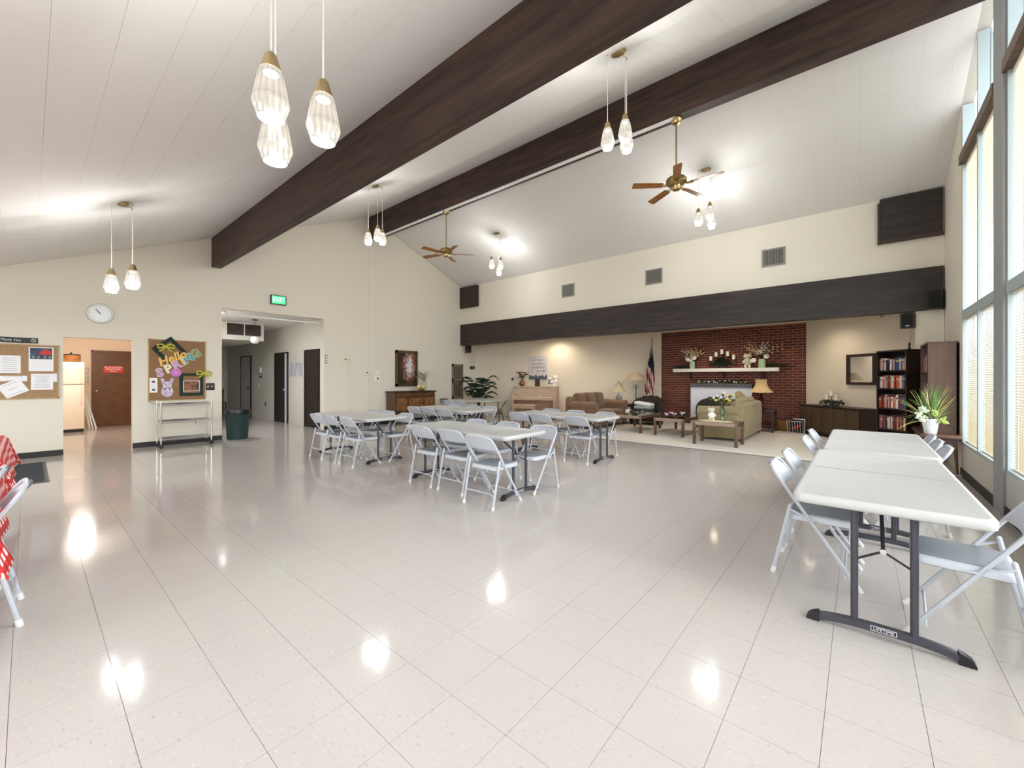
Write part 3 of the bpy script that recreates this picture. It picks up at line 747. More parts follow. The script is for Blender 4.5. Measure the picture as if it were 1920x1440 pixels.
def pendant(x, y, lamps, word, watt):
    z = zc(y) - .004; sl_ = .42 if y < RY else -.415
    t = thing('pendant_light', 'three ribbed glass pendants on white cords, %s' % word, 'light', (x, y, z), group='ceiling pendant clusters')
    c = MB(); c.ball((0, 0, -.012), (.095, .06, .022), 20, 8); cn = c.build('canopy', 'old_brass', t)
    for k, (a, d, zb) in enumerate(lamps):
        off = RV * a + FV * d; zb = zb - z
        m = MB(); m.tube([(0, 0, -.018), (off.x * .8, off.y * .8, -.012), (off.x, off.y, -.025), (off.x, off.y, -.045)], .006, 6); m.build('arm', 'old_brass', t)
        m = MB(); m.cyl((off.x, off.y, zb + .30), (off.x, off.y, -.04), .0035, n=6); m.build('cord', 'cord_white', t)
        m = MB(); m.lathe([(.018, zb + .31), (.026, zb + .30), (.044, zb + .235), (.046, zb + .228)], 16, (off.x, off.y, 0)); cp_ = m.build('cap', 'old_brass', t); MB().cyl((off.x, off.y, zb + .212), (off.x, off.y, zb + .2275), .036, .044, 16).build('cap_blackout_disc', 'black', cp_)  # black disc added under the cap to hide its brightly lit underside
        sh = shade_mesh(zb, off, t)
        m = MB(); m.cyl((off.x, off.y, zb - .001), (off.x, off.y, zb + .004), .0535, n=24); m.build('lens', 'lamp_bulb', sh)
        m = MB(); m.tube([(off.x + .056 * math.cos(q * PI / 12), off.y + .056 * math.sin(q * PI / 12), zb) for q in range(25)], .002, 5); m.build('rim', 'grey_plastic', sh)
        l = bpy.data.lights.new('pendant_bulb', 'POINT'); l.energy = watt; l.color = (1, 1, .985); l.shadow_soft_size = .035
        lo = bpy.data.objects.new('pendant_bulb', l); COL.objects.link(lo); lo.parent = t; lo.location = (off.x, off.y, zb + .07)
W = 64
pendant(-7.34, .80, [(-.15, 0, 2.47), (.03, .10, 2.54), (.15, -.02, 2.52)], 'above the clock wall', W)
pendant(-2.16, .80, [(-.02, -.05, 2.59), (-.085, .10, 2.46), (.18, .06, 2.54)], 'large in the left foreground', W)
pendant(-7.32, 4.45, [(-.14, 0, 4.00), (.06, -.04, 4.06), (.12, .06, 4.02)], 'in front of the ridge beam far end', W)
pendant(-2.155, 4.48, [(-.13, 0, 4.04), (.06, -.06, 4.10), (.11, .06, 4.04)], 'between the two beams at upper centre', W)
pendant(-7.44, 8.14, [(-.13, 0, 4.31), (.11, .0, 4.29), (.06, .08, 4.14)], 'small, right of the far fan', W)
pendant(-2.18, 8.16, [(-.14, 0, 4.20), (.05, -.05, 4.30), (.13, .05, 4.16)], 'right behind the near fan', W)

# ------------------------------------------------------------------ ceiling fans
M('fan_blade', (180, 118, 54), .4, var=.35, vscale=5, stretch=(1, 9, 1))
def make_fan(lab, x, a0, label):
    t = thing('ceiling_fan', label, 'fan', (x, 6.38, 5.30), group='ceiling fans')
    m = MB(); m.lathe([(.075, 0), (.085, -.01), (.085, -.03), (.055, -.075), (.02, -.085)], 24); m.build('canopy', 'brass', t)
    m = MB(); m.cyl((0, 0, -.08), (0, 0, -.90), .0125); m.build('rod', 'old_brass', t)
    m = MB(); m.lathe([(.03, -.86), (.05, -.89), (.13, -.905), (.15, -.93), (.15, -.985), (.12, -1.005), (.07, -1.02), (.07, -1.06), (.055, -1.085), (.02, -1.095)], 28); m.build('motor', 'brass', t)
    for k in range(5):
        R = Matrix.Rotation(math.radians(a0 + 72 * k), 4, 'Z')
        b = MB(); P2 = rrect(.20, .66, -.062, .062, .03); tw = math.tan(.22)
        P2 = [(x, y * (.8 + .35 * (x - .2))) for x, y in P2]
        b.loft([[(x, y, -1.012 + y * tw - .004) for x, y in P2], [(x, y, -1.012 + y * tw + .004) for x, y in P2]], 0, R.to_3x3())
        bo = b.build('blade', 'fan_blade', t, smooth=False)
        i_ = MB(); i_.tube([(.10, 0, -1.005), (.16, .02, -1.02), (.24, .03, -1.018)], .008, 6, T=R.to_3x3()); i_.tube([(.10, 0, -1.005), (.16, -.02, -1.02), (.24, -.03, -1.024)], .008, 6, T=R.to_3x3())
        i_.build('blade_iron', 'brass', bo)
    return t
make_fan('', -7.44, 50, 'brass ceiling fan with five wooden blades near the far gable wall')
make_fan('', -2.126, 2, 'brass ceiling fan with five wooden blades at upper right')

# ------------------------------------------------------------------ things on the clock wall
FA = lambda y, z, o=0.: frame((XA + o, y, z), (0, 1))
M('cork', (186, 150, 112), .9, var=.25, vscale=120, bump=.2, bscale=200)
M('cork_dark', (158, 120, 84), .9, var=.2, vscale=120, bump=.2, bscale=200)
M('board_frame', (176, 148, 104), .5)
M('paper', (240, 240, 242), .7)
M('paper_cream', (226, 212, 186), .7)
M('ink', (168, 168, 174), .8)
M('clock_body', (214, 218, 214), .35)
M('clock_face', (236, 240, 240), .3)
c = thing('wall_clock', 'round pale wall clock high above the kitchen doorway', 'clock', mat=FA(.856, 2.54))
m = MB(); m.lathe([(.18, 0), (.185, .02), (.175, .045), (.15, .05), (.145, .035)], 40); m.build('case', 'clock_body', c)
MB().cyl((0, 0, .03), (0, 0, .036), .148, n=40).build('dial', 'clock_face', c)
for h in range(12):
    a = PI / 2 - (h + 1) * PI / 6; text('numeral', str(h + 1), .03, 'ink', c, .115 * math.cos(a), .115 * math.sin(a), .037, .0005)
for ln, an, wd in ((.075, 52, .006), (.10, 128, .004)):
    h = MB(); h.box((-.015, -wd, .038), (ln, wd, .041), T=Matrix.Rotation(math.radians(180 - an if an < 90 else an), 3, 'Z')); h.build('hand', 'black', c, smooth=False)
# EXIT sign
M('exit_green', (60, 215, 120), .4, emit=.75, ecol=(70, 230, 130))
M('exit_letter', (190, 255, 215), .4, emit=1.0, ecol=(200, 255, 220))
e = thing('exit_sign', 'lit green exit sign above the hallway opening', 'sign', mat=FA(3.888, 3.226))
box_part('housing', (-.17, -.11, 0), (.17, .11, .05), 'black', e); box_part('panel', (-.15, -.09, .05), (.15, .09, .053), 'exit_green', e)
text('lettering', 'EXIT', .15, 'exit_letter', e, 0, 0, .054, .001, sx=.9)
# notice board with papers
nb = thing('notice_board', 'wide cork notice board left of the kitchen doorway', 'board', mat=FA(-.16, 1.46))
box_part('cork_sheet', (-.5, -.45, 0), (.5, .45, .012), 'cork', nb)
f = MB()
for a, b in (((-.51, -.46), (.51, -.44)), ((-.51, .44), (.51, .46)), ((-.51, -.46), (-.49, .46)), ((.49, -.46), (.51, .46))): f.box((a[0], a[1], 0), (b[0], b[1], .02))
f.build('frame', 'board_frame', nb, smooth=False)
def sheet(parent_frame, x, y, w_, h_, rot, label, z=.014, lines=0, mat='paper', name='notice', extra=None):
    t = thing(name, label, 'paper', mat=parent_frame @ Matrix.Translation((x, y, z)) @ Matrix.Rotation(rot, 4, 'Z'))
    box_part('sheet', (-w_ / 2, -h_ / 2, 0), (w_ / 2, h_ / 2, .0012), mat, t)
    if lines:
        l = MB()
        for k in range(lines):
            yy = h_ * .36 - k * h_ * .72 / max(1, lines - 1); ww = w_ * random.uniform(.22, .38)
            l.box((-ww, yy - .003, .0012), (ww, yy + .003, .0016))
        tag(l.build('print', 'ink', t, smooth=False), kind='stuff')
    return t
NB = FA(-.16, 1.46)
M('photo_blue', (60, 84, 112), .5, var=.6, vscale=9, col2=(28, 34, 48))
M('photo_red', (196, 40, 34), .5)
cal = sheet(NB, .305, .215, .28, .41, 0, 'white calendar sheet with a blue and red photo on the notice board')
box_part('photo', (-.125, .0, .0012), (.125, .19, .002), 'photo_blue', cal)
b_ = MB(); b_.prism([(-.03, .09), (.01, .15), (.06, .17), (.115, .14), (.125, .08), (.05, .07)], .002, .0024); b_.build('red_shape', 'photo_red', cal, smooth=False)
for xx in (-.09, -.03, .04, .095): MB().ball((xx, .035, .002), (.014, .026, .0008), 8, 5).build('figure', 'grey_plastic', cal)
sheet(NB, -.035, .12, .23, .29, 0, 'plain printed letter in the middle of the notice board', lines=7)
sheet(NB, .315, -.17, .25, .27, 0, 'printed white page under the calendar sheet', lines=9)
sheet(NB, .0, -.115, .30, .09, 0, 'narrow white slip above the tilted page', lines=2, z=.0145)
sheet(NB, .0, -.28, .27, .23, .5, 'tilted white page at the foot of the notice board', lines=3, z=.0165)
sheet(NB, -.26, .24, .18, .17, 0, 'cream card at the left edge of the picture', mat='paper_cream', lines=2)
sheet(NB, -.30, -.02, .22, .26, 0, 'white page on the left part of the notice board', lines=4)
sheet(NB, -.28, -.43, .18, .16, -.5, 'white page hanging below the notice board edge', lines=0, z=.021)
sheet(NB, .463, -.10, .045, .15, 0, 'narrow white card beside the board frame', lines=2)
ns = thing('door_sign', 'small black sign with a white symbol above the notice board', 'sign', mat=FA(-.13, 1.985))
box_part('plate', (-.24, -.045, 0), (.24, .045, .01), 'black', ns); text('lettering', 'Thank You', .05, 'paper', ns, -.06, 0, .011, .0005, shear=.3)
m = MB(); m.tube([(.19 + .027 * math.cos(q * PI / 8), .027 * math.sin(q * PI / 8), .011) for q in range(17)], .003, 5); m.tube([(.172, .019, .011), (.208, -.019, .011)], .003, 5); m.build('symbol', 'paper', ns)
# spring board
SB = FA(1.99, 1.515)
sb = thing('spring_board', 'square brown cork board with spring decorations above the wire cart', 'board', mat=SB)
box_part('cork_sheet', (-.46, -.61, 0), (.46, .61, .014), 'cork_dark', sb)
f = MB()
for a, b in (((-.465, -.615), (.465, -.60)), ((-.465, .60), (.465, .615)), ((-.465, -.615), (-.45, .615)), ((.45, -.615), (.465, .615))): f.box((a[0], a[1], 0), (b[0], b[1], .02))
f.build('frame', 'board_frame', sb, smooth=False)
M('mat_green', (28, 48, 40), .8); M('ribbon', (196, 196, 70), .5); M('gold_letter', (232, 190, 92), .5); M('lilac', (200, 160, 210), .6)
M('cream_letter', (236, 226, 190), .6); M('teal_letter', (40, 160, 176), .5); M('green_letter', (110, 160, 96), .5); M('letter_back', (236, 228, 210), .6)
M('pink_flower', (206, 120, 200), .6); M('pink_center', (240, 180, 190), .6)
def fr_sq(name, label, x, y, w_, h_, bw, rot, z):
    t = thing(name, label, 'frame', mat=SB @ Matrix.Translation((x, y, z)) @ Matrix.Rotation(rot, 4, 'Z'))
    f = MB(); a, b = w_ / 2, h_ / 2
    f.box((-a, -b, 0), (a, -b + bw, .008)); f.box((-a, b - bw, 0), (a, b, .008)); f.box((-a, -b + bw, 0), (-a + bw, b - bw, .008)); f.box((a - bw, -b + bw, 0), (a, b - bw, .008))
    f.build('border', 'mat_green', t, smooth=False); return t
fr_sq('paper_square', 'tilted dark green paper frame behind the gold word on the spring board', -.14, .40, .40, .40, .07, .70, .016)
pf = fr_sq('paper_square', 'dark green paper frame around a photo on the spring board', .22, -.295, .40, .47, .06, 0, .016)
M('shelf_photo', (40, 30, 28), .5, var=.8, vscale=14, col2=(170, 110, 70))
box_part('photo_mount', (-.14, -.14, .008), (.14, .08, .010), 'paper', pf); box_part('photo', (-.13, -.13, .010), (.13, .07, .0115), 'shelf_photo', pf)
def bow(x, y, label, s=1.):
    t = thing('ribbon_bow', label, 'bow', mat=SB @ Matrix.Translation((x, y, .03)))
    for sg in (-1, 1):
        m = MB(); m.tube([(0, 0, 0), (sg * .07 * s, .05 * s, .02), (sg * .13 * s, .03 * s, .025), (sg * .12 * s, -.03 * s, .02), (sg * .05 * s, -.02 * s, .01), (0, 0, 0)], .016 * s, 6); m.build('loop', 'ribbon', t)
        m = MB(); m.tube([(0, 0, 0), (sg * .05 * s, -.06 * s, .005), (sg * .10 * s, -.10 * s, .003)], .012 * s, 5); m.build('tail', 'ribbon', t)
    MB().ball((0, 0, .01), .022 * s).build('knot', 'ribbon', t)
bow(-.20, .47, 'yellow green ribbon bow on the tilted frame'); bow(.43, -.06, 'yellow green ribbon bow at the right edge of the spring board')
hl = thing('hello_word', 'gold cut-out word Hello on the spring board', 'decoration', mat=SB @ Matrix.Translation((-.10, .24, .028)) @ Matrix.Rotation(.45, 4, 'Z'))
text('lettering', 'Hello', .22, 'gold_letter', hl, 0, 0, 0, .006, shear=.25, bold=.007)
for k, (ch, x, y, rot, mt) in enumerate((('S', -.29, -.06, .25, 'lilac'), ('P', -.155, .02, .42, 'cream_letter'), ('R', -.03, .11, .5, 'lilac'), ('I', .075, .18, .55, 'gold_letter'), ('N', .165, .245, .6, 'teal_letter'), ('G', .29, .345, .62, 'green_letter'))):
    t = thing('letter_cutout', 'cut-out letter %s in %s on the spring board' % (ch, ('lilac', 'cream', 'purple', 'gold', 'teal', 'green')[k]), 'letter', mat=SB @ Matrix.Translation((x, y, .022)) @ Matrix.Rotation(rot, 4, 'Z'), group='spring letters')
    text('backing', ch, .225, 'letter_back', t, 0, 0, 0, .003, bold=.013); text('lettering', ch, .225, mt, t, 0, 0, .004, .003, bold=.006)
fl = thing('paper_flower', 'pink paper flower under the letters on the spring board', 'decoration', mat=SB @ Matrix.Translation((-.035, -.05, .02)))
m = MB(); m.loft([[(.085 * (1 + .14 * math.cos(12 * q * PI / 36)) * math.cos(q * PI / 36), .085 * (1 + .14 * math.cos(12 * q * PI / 36)) * math.sin(q * PI / 36), z) for q in range(72)] for z in (0, .008)]); m.build('petals', 'pink_flower', fl)
MB().ball((0, 0, .01), (.022, .022, .01)).build('center', 'pink_center', fl)
cd = sheet(SB, -.385, -.305, .12, .29, 0, 'narrow white card with two dark spots on the spring board', lines=5)
for yy in (.07, -.09): MB().ball((0, yy, .002), (.026, .022, .001), 10, 6).build('spot', 'door_brown', cd)
M('bunny_white', (232, 226, 234), .8, var=.2, vscale=16, col2=(176, 150, 190)); M('bow_grey', (80, 66, 66), .7)
bn = thing('rabbit_cutout', 'white and lilac paper rabbit with a grey bow on the spring board', 'decoration', mat=SB @ Matrix.Translation((-.175, -.36, .018)))
def blob(pts, z0, z1, mat, name, par):
    m = MB(); m.prism(pts, z0, z1); return m.build(name, mat, par, smooth=False)
ell = lambda cx, cy, rx, ry, n=20, ro=0.: [(cx + rx * math.cos(2 * PI * k / n) * math.cos(ro) - ry * math.sin(2 * PI * k / n) * math.sin(ro), cy + rx * math.cos(2 * PI * k / n) * math.sin(ro) + ry * math.sin(2 * PI * k / n) * math.cos(ro)) for k in range(n)]
blob(ell(0, -.07, .095, .115), 0, .004, 'bunny_white', 'body', bn); blob(ell(0, .06, .075, .07), .002, .006, 'bunny_white', 'head', bn)
for sg in (-1, 1):
    blob(ell(sg * .062, .125, .03, .075, ro=-sg * .3), .001, .005, 'bunny_white', 'ear', bn); blob(ell(sg * .062, .125, .014, .05, ro=-sg * .3), .005, .0065, 'lilac', 'ear_lining', bn)
    blob([(0, -.02), (sg * .05, .0), (sg * .05, -.04)], .006, .009, 'bow_grey', 'bow', bn); blob(ell(sg * .026, .075, .007, .009, 10), .006, .0075, 'black', 'eye', bn)
# switches, alarms and cable ducts on the clock wall
def plate(name, y, z, w_, h_, mat, label, cat, d=.012, knob=None, fr=None):
    t = thing(name, label, cat, mat=fr if fr is not None else FA(y, z))
    box_part('plate', (-w_ / 2, -h_ / 2, 0), (w_ / 2, h_ / 2, d), mat, t, r=.004)
    if knob:
        for kx, ky, kw, kh, km in knob: box_part('insert', (kx - kw / 2, ky - kh / 2, d), (kx + kw / 2, ky + kh / 2, d + .008), km, t)
    return t
plate('light_switch', 2.53, 1.17, .17, .15, 'black', 'black double switch plate beside the spring board', 'switch', knob=[(-.035, 0, .03, .03, 'old_brass'), (.035, 0, .03, .03, 'old_brass')])
plate('wall_outlet', 2.28, .44, .075, .12, 'cream_plastic', 'cream wall outlet behind the wire cart', 'outlet', knob=[(0, .025, .03, .03, 'grey_plastic'), (0, -.025, .03, .03, 'grey_plastic')])
plate('switch_panel', 5.06, 1.85, .07, .22, 'grey_plastic', 'tall grey switch panel right of the hallway opening', 'switch', knob=[(0, .06, .04, .04, 'white_plastic'), (0, 0, .04, .04, 'white_plastic'), (0, -.06, .04, .04, 'white_plastic')])
def alarm(y, z, zt, label):
    t = thing('alarm_box', label, 'alarm', mat=FA(y, z))
    box_part('body', (-.055, -.07, 0), (.055, .07, .05), 'cream_plastic', t, r=.01); MB().cyl((0, .01, .05), (0, .01, .06), .03, n=14).build('grille', 'grey_plastic', t)
    m = MB(); m.box((.10, -z + .10, 0), (.135, zt - z, .018)); m.box((.05, zt - z - .02, 0), (.135, zt - z, .018)); m.build('cable_duct', 'cream_paint', t, smooth=False)
alarm(5.56, 1.86, 1.86, 'cream alarm box with a cable duct, left one of two'); alarm(6.20, 1.50, 1.46, 'cream alarm box with a cable duct, right one of two')
plate('thermostat', 6.55, 1.34, .16, .12, 'white_plastic', 'white thermostat beside the dresser', 'thermostat', .025, [(0, 0, .05, .05, 'black')])
sheet(FA(6.55, 1.50), 0, 0, .10, .13, 0, 'small white note above the thermostat', z=.002, lines=4)
M('vent_brown', (128, 116, 100), .5); M('vent_dark', (62, 52, 46), .6)
vg = thing('wall_vent', 'tall brown slotted vent near the palm in the far corner', 'vent', mat=FA(9.66, 1.24))
box_part('backing', (-.25, -.60, 0), (.25, .60, .01), 'vent_dark', vg)
for a, b in (((-.26, .02), (.26, .10)), ((-.26, .52), (.26, .60)), ((-.26, -.60), (.26, -.52)), ((-.26, -.06), (.26, -.02)), ((-.26, -.60), (-.18, .60)), ((.20, -.60), (.26, .60))): box_part('rail', (a[0], a[1], .005), (b[0], b[1], .022), 'vent_brown', vg)
for k in range(4):
    for y0, y1 in ((.1, .52), (-.52, -.06)): box_part('bar', (-.13 + k * .085, y0, .008), (-.095 + k * .085, y1, .02), 'vent_brown', vg)
# landscape painting
def painting_mat():
    m = bpy.data.materials.new('forest_painting'); m.use_nodes = True; nt = m.node_tree; b = nt.nodes['Principled BSDF']; b.inputs['Roughness'].default_value = .45
    tc = nt.nodes.new('ShaderNodeTexCoord'); sp = nt.nodes.new('ShaderNodeSeparateXYZ'); nt.links.new(tc.outputs['Object'], sp.inputs[0])
    n = nt.nodes.new('ShaderNodeTexNoise'); n.inputs['Scale'].default_value = 11; n.inputs['Detail'].default_value = 8; nt.links.new(tc.outputs['Object'], n.inputs['Vector'])
    mp = nt.nodes.new('ShaderNodeMapping'); mp.inputs['Scale'].default_value = (1.25, .62, 0); nt.links.new(tc.outputs['Object'], mp.inputs[0])
    ds = nt.nodes.new('ShaderNodeVectorMath'); ds.operation = 'DISTANCE'; ds.inputs[1].default_value = (.13, .06, 0); nt.links.new(mp.outputs[0], ds.inputs[0])
    a3 = nt.nodes.new('ShaderNodeMath'); a3.operation = 'MULTIPLY_ADD'; a3.inputs[1].default_value = -1.7; a3.inputs[2].default_value = .45; nt.links.new(ds.outputs['Value'], a3.inputs[0])
    ad = nt.nodes.new('ShaderNodeMath'); ad.operation = 'ADD'; nt.links.new(n.outputs['Fac'], ad.inputs[0]); nt.links.new(a3.outputs[0], ad.inputs[1])
    r = nt.nodes.new('ShaderNodeValToRGB'); e = r.color_ramp.elements; e[0].position = .30; e[0].color = rgb((46, 28, 20)); e[1].position = .84; e[1].color = rgb((216, 214, 220))
    for p, c_ in ((.42, (92, 56, 38)), (.54, (136, 92, 72)), (.68, (172, 144, 138))): q = e.new(p); q.color = rgb(c_)
    nt.links.new(ad.outputs[0], r.inputs[0]); nt.links.new(r.outputs[0], b.inputs['Base Color']); MATS['forest_painting'] = m
painting_mat()
M('gilt', (112, 96, 56), .4, metal=.4, var=.3, vscale=30); M('frame_brown', (70, 50, 36), .5)
pt = thing('landscape_painting', 'tall autumn woodland painting in a gilt frame above the dresser', 'painting', mat=FA(7.55, 1.65))
box_part('canvas', (-.33, -.47, .012), (.33, .47, .022), 'forest_painting', pt)
M('birch', (210, 196, 176), .6); M('leaf_paint', (124, 66, 40), .6, var=.5, vscale=20)
for x, w_, h_ in ((-.16, .016, .55), (-.09, .009, .30), (.12, .008, .30)): blob([(x - w_, -.33), (x + w_, -.33), (x + w_ * .6, -.33 + h_), (x - w_ * .4, -.33 + h_)], .022, .0228, 'frame_brown' if x < -.1 else 'birch', 'painted_trunk', pt)
for a, b, c_, mt in (((-.40, -.55), (.40, -.47), .045, 'frame_brown'), ((-.40, .47), (.40, .55), .045, 'gilt'), ((-.40, -.55), (-.33, .55), .045, 'gilt'), ((.33, -.55), (.40, .55), .045, 'frame_brown')): box_part('frame_rail', (a[0], a[1], 0), (b[0], b[1], c_), mt, pt)
# vents and speakers on the header
FH = lambda x, z, o=0.: frame((x, YH - o, z), (1, 0))
for x, lab in ((-6.28, 'small square grey vent on the header wall, leftmost of three'), (-3.82, 'square grey vent on the header wall, middle of three'), (-1.34, 'square grey vent on the header wall, rightmost of three')):
    t = thing('wall_vent', lab, 'vent', mat=FH(x, 3.83), group='header vents')
    box_part('backing', (-.19, -.165, 0), (.19, .165, .01), 'vent_dark', t)
    f = MB()
    for a, b in (((-.205, -.18), (.205, -.15)), ((-.205, .15), (.205, .18)), ((-.205, -.15), (-.175, .15)), ((.175, -.15), (.205, .15))): f.box((a[0], a[1], 0), (b[0], b[1], .02))
    f.build('frame', 'grey_plastic', t, smooth=False)
    g = MB()
    for k in range(14): g.box((-.168 + k * .0255, -.15, .01), (-.16 + k * .0255, .15, .016))
    for k in range(10): g.box((-.175, -.135 + k * .03, .01), (.175, -.13 + k * .03, .014))
    tag(g.build('grille', 'grey_plastic', t, smooth=False), kind='stuff')
M('speaker_cloth', (24, 27, 27), .9); M('speaker_wood', (50, 36, 30), .5)
def speaker(fr, w_, h_, d, label, hang):
    t = thing('loudspeaker', label, 'speaker', mat=fr)
    box_part('cabinet', (-w_ / 2, -h_ / 2, 0), (w_ / 2, h_ / 2, d), 'speaker_wood', t); box_part('front_cloth', (-w_ / 2 + .012, -h_ / 2 + .012, d), (w_ / 2 - .04 if hang else w_ / 2 - .012, h_ / 2 - .012, d + .008), 'speaker_cloth', t)
    if hang: box_part('badge', (-.035, -h_ / 2 + .03, d + .008), (.015, -h_ / 2 + .042, d + .010), 'steel', t)
    if hang: box_part('bracket', (-.03, h_ / 2, .02), (.03, h_ / 2 + .03, d - .02), 'black', t)
    return t
speaker(FH(.645, 2.345, -.12), .19, .25, .16, 'black loudspeaker hanging under the header beam near the bookcase', True)
speaker(FH(.955, 2.66, .07), .18, .32, .10, 'black loudspeaker on the right end of the header beam', False)
speaker(frame((-10.42, YH + .15, 2.36), (1, 0)), .14, .24, .16, 'small dark loudspeaker under the left end of the header', True)
for x in (.30, .80):
    t = thing('beam_hook', 'small black hook under the header beam, %s' % ('left of the loudspeaker' if x < .5 else 'right of the loudspeaker'), 'hook', (x, YH + .05, 2.5))
    m = MB(); m.tube([(0, 0, 0), (0, 0, -.04), (.02, 0, -.055), (.03, 0, -.03)], .006, 6); m.build('wire', 'black', t); MB().cyl((0, 0, 0), (0, 0, -.012), .014).build('base', 'black', t)

# ------------------------------------------------------------------ wire cart, bin, mat
wc = thing('wire_cart', 'chrome three-shelf wire cart on casters under the spring board', 'cart', (-10.36, 2.04, 0))
for x in (-.19, .19):
    for y in (-.40, .40):
        MB().cyl((x, y, .09), (x, y, .90), .013, n=10).build('post', 'chrome', wc)
        MB().cyl((x, y, .88), (x, y, .91), .017, n=10).build('post_cap', 'white_plastic', wc)
        cs_ = MB(); cs_.cyl((x - .014, y, .04), (x + .014, y, .04), .04, n=16); w_ = cs_.build('caster', 'black', wc)
        MB().cyl((x, y, .05), (x, y, .10), .012, n=8).build('stem', 'steel', w_)
for z in (.85, .52, .18):
    s_ = MB()
    for x in (-.19, .19):
        s_.tube([(x, -.40, z), (x, .40, z)], .005, 6); s_.tube([(x, -.40, z - .035), (x, .40, z - .035)], .004, 6)
        pts = [(x, -.40 + .8 * k / 20, z - (.035 if k % 2 else 0)) for k in range(21)]; s_.tube(pts, .0025, 5)
    for y in (-.40, .40): s_.tube([(-.19, y, z), (.19, y, z)], .005, 6); s_.tube([(-.19, y, z - .035), (.19, y, z - .035)], .004, 6)
    for k in range(1, 15): s_.tube([(-.19 + .38 * k / 15, -.40, z), (-.19 + .38 * k / 15, .40, z)], .002, 4)
    s_.build('wire_shelf', 'chrome', wc)
h = MB(); h.tube(arc((-.19, -.40, .84), (-.19, -.52, .87), (-.17, -.54, .90)) + arc((-.16, -.545, .90), (0, -.56, .91), (.16, -.545, .90)) + arc((.17, -.54, .90), (.19, -.52, .87), (.19, -.40, .84)), .009, 8); h.build('handle', 'chrome', wc)
M('bin_green', (30, 58, 56), .5, var=.15, vscale=6); M('bag_black', (20, 20, 22), .3)
bi = thing('trash_bin', 'dark green round trash bin with a black liner at the hallway opening', 'bin', (-10.62, 3.03, 0))
m = MB(); m.lathe([(.19, 0), (.20, .01), (.235, .58), (.245, .60), (.245, .64)], 32); m.build('body', 'bin_green', bi)
m = MB(); m.lathe([(.22, .655), (.252, .65), (.256, .60), (.25, .55), (.246, .55)], 32, rib=11, ramp=.012); m.build('liner', 'bag_black', bi)
for sg in (-1, 1): box_part('handle', (-.05, sg * .235 - .02, .50), (.05, sg * .235 + .02, .54), 'bin_green', bi, r=.012)
for a in range(0, 360, 45):
    q = math.radians(a); MB().tube([(.202 * math.cos(q), .202 * math.sin(q), .03), (.236 * math.cos(q), .236 * math.sin(q), .56)], .006, 5).build('rib', 'bin_green', bi)
M('mat_blue', (62, 66, 78), .95, var=.4, vscale=60, bump=.5, bscale=300); M('mat_edge', (96, 92, 92), .8)
dm = thing('door_mat', 'dark blue-grey floor mat near the checked tables', 'mat', (-9.0, -.30, 0))
box_part('pile', (-.98, -.44, 0), (.88, .44, .010), 'mat_blue', dm); box_part('border', (-1.02, -.48, 0), (.96, .48, .006), 'mat_edge', dm)

# ------------------------------------------------------------------ hallway fittings
gr = thing('return_grille', 'dark return air grille on the boxed hallway duct', 'vent', mat=frame((-13.3, 3.96, 2.72), (0, 1)))
box_part('backing', (-.42, -.16, 0), (.42, .16, .008), 'vent_dark', gr)
for a, b in (((-.45, -.19), (.45, -.16)), ((-.45, .16), (.45, .19)), ((-.45, -.16), (-.42, .16)), ((.42, -.16), (.45, .16)), ((-.012, -.16), (.012, .16))): box_part('frame_rail', (a[0], a[1], 0), (b[0], b[1], .02), 'hall_paint', gr)
for k in range(9): box_part('louver', (-.42, -.14 + k * .034, .006), (.42, -.128 + k * .034, .016), 'door_dark', gr)
gl = thing('globe_light', 'white globe lamp on a short rod in the hallway', 'light', (-12.27, 3.9, 2.91))
M('globe_glass', (232, 228, 222), .3, emit=.05)
MB().ball((0, 0, -.54), .105, 24, 16).build('globe', 'globe_glass', gl); MB().cyl((0, 0, -.02), (0, 0, -.44), .007, n=8).build('rod', 'black_metal', gl)
MB().lathe([(.02, 0), (.075, -.005), (.07, -.02), (.015, -.03)], 20).build('canopy', 'black_metal', gl); MB().lathe([(.02, -.40), (.05, -.43), (.055, -.45)], 16).build('holder', 'black_metal', gl)
cr = thing('curtain_rod', 'thin white rod across the top of the hallway opening', 'rod', (XA - .22, 3.87, 2.80))
MB().cyl((0, -1.24, 0), (0, 1.10, 0), .016, n=10).build('rod', 'white_paint', cr)
for y in (-1.24, 1.10): MB().ball((0, y, 0), .024, 10, 8).build('finial', 'white_paint', cr)
for y in (-1.0, .9): box_part('bracket', (-.01, y - .012, 0), (.20, y + .012, .02), 'white_paint', cr)
FHL = lambda x, z: frame((x, 5.06, z), (1, 0))
def streak_mat():
    m = M('silver_print', (236, 236, 242), .3, var=.5, vscale=3, stretch=(6, .5, 1), col2=(120, 120, 132))
streak_mat()
pp = thing('silver_picture', 'shiny silver streaked picture between two dark hallway doors', 'picture', mat=FHL(-12.53, 1.60)); box_part('panel', (-.46, -.20, 0), (.46, .20, .015), 'silver_print', pp); box_part('backing', (-.465, -.205, 0), (.465, .205, .01), 'white_plastic', pp)
pd_ = thing('soap_dispenser', 'white wall dispenser beside the shiny grey hallway door', 'dispenser', mat=FHL(-15.3, 1.52))
box_part('bottle', (-.04, .0, 0), (.04, .20, .06), 'white_plastic', pd_, r=.02); box_part('holder', (-.05, -.10, 0), (.05, .02, .08), 'grey_plastic', pd_, r=.015); box_part('tray', (-.05, -.13, 0), (.05, -.10, .07), 'black', pd_)
plate('light_switch', 0, 0, .08, .12, 'cream_plastic', 'cream switch plate on the hallway wall', 'switch', fr=FHL(-15.55, 1.12), knob=[(0, 0, .02, .04, 'white_plastic')])
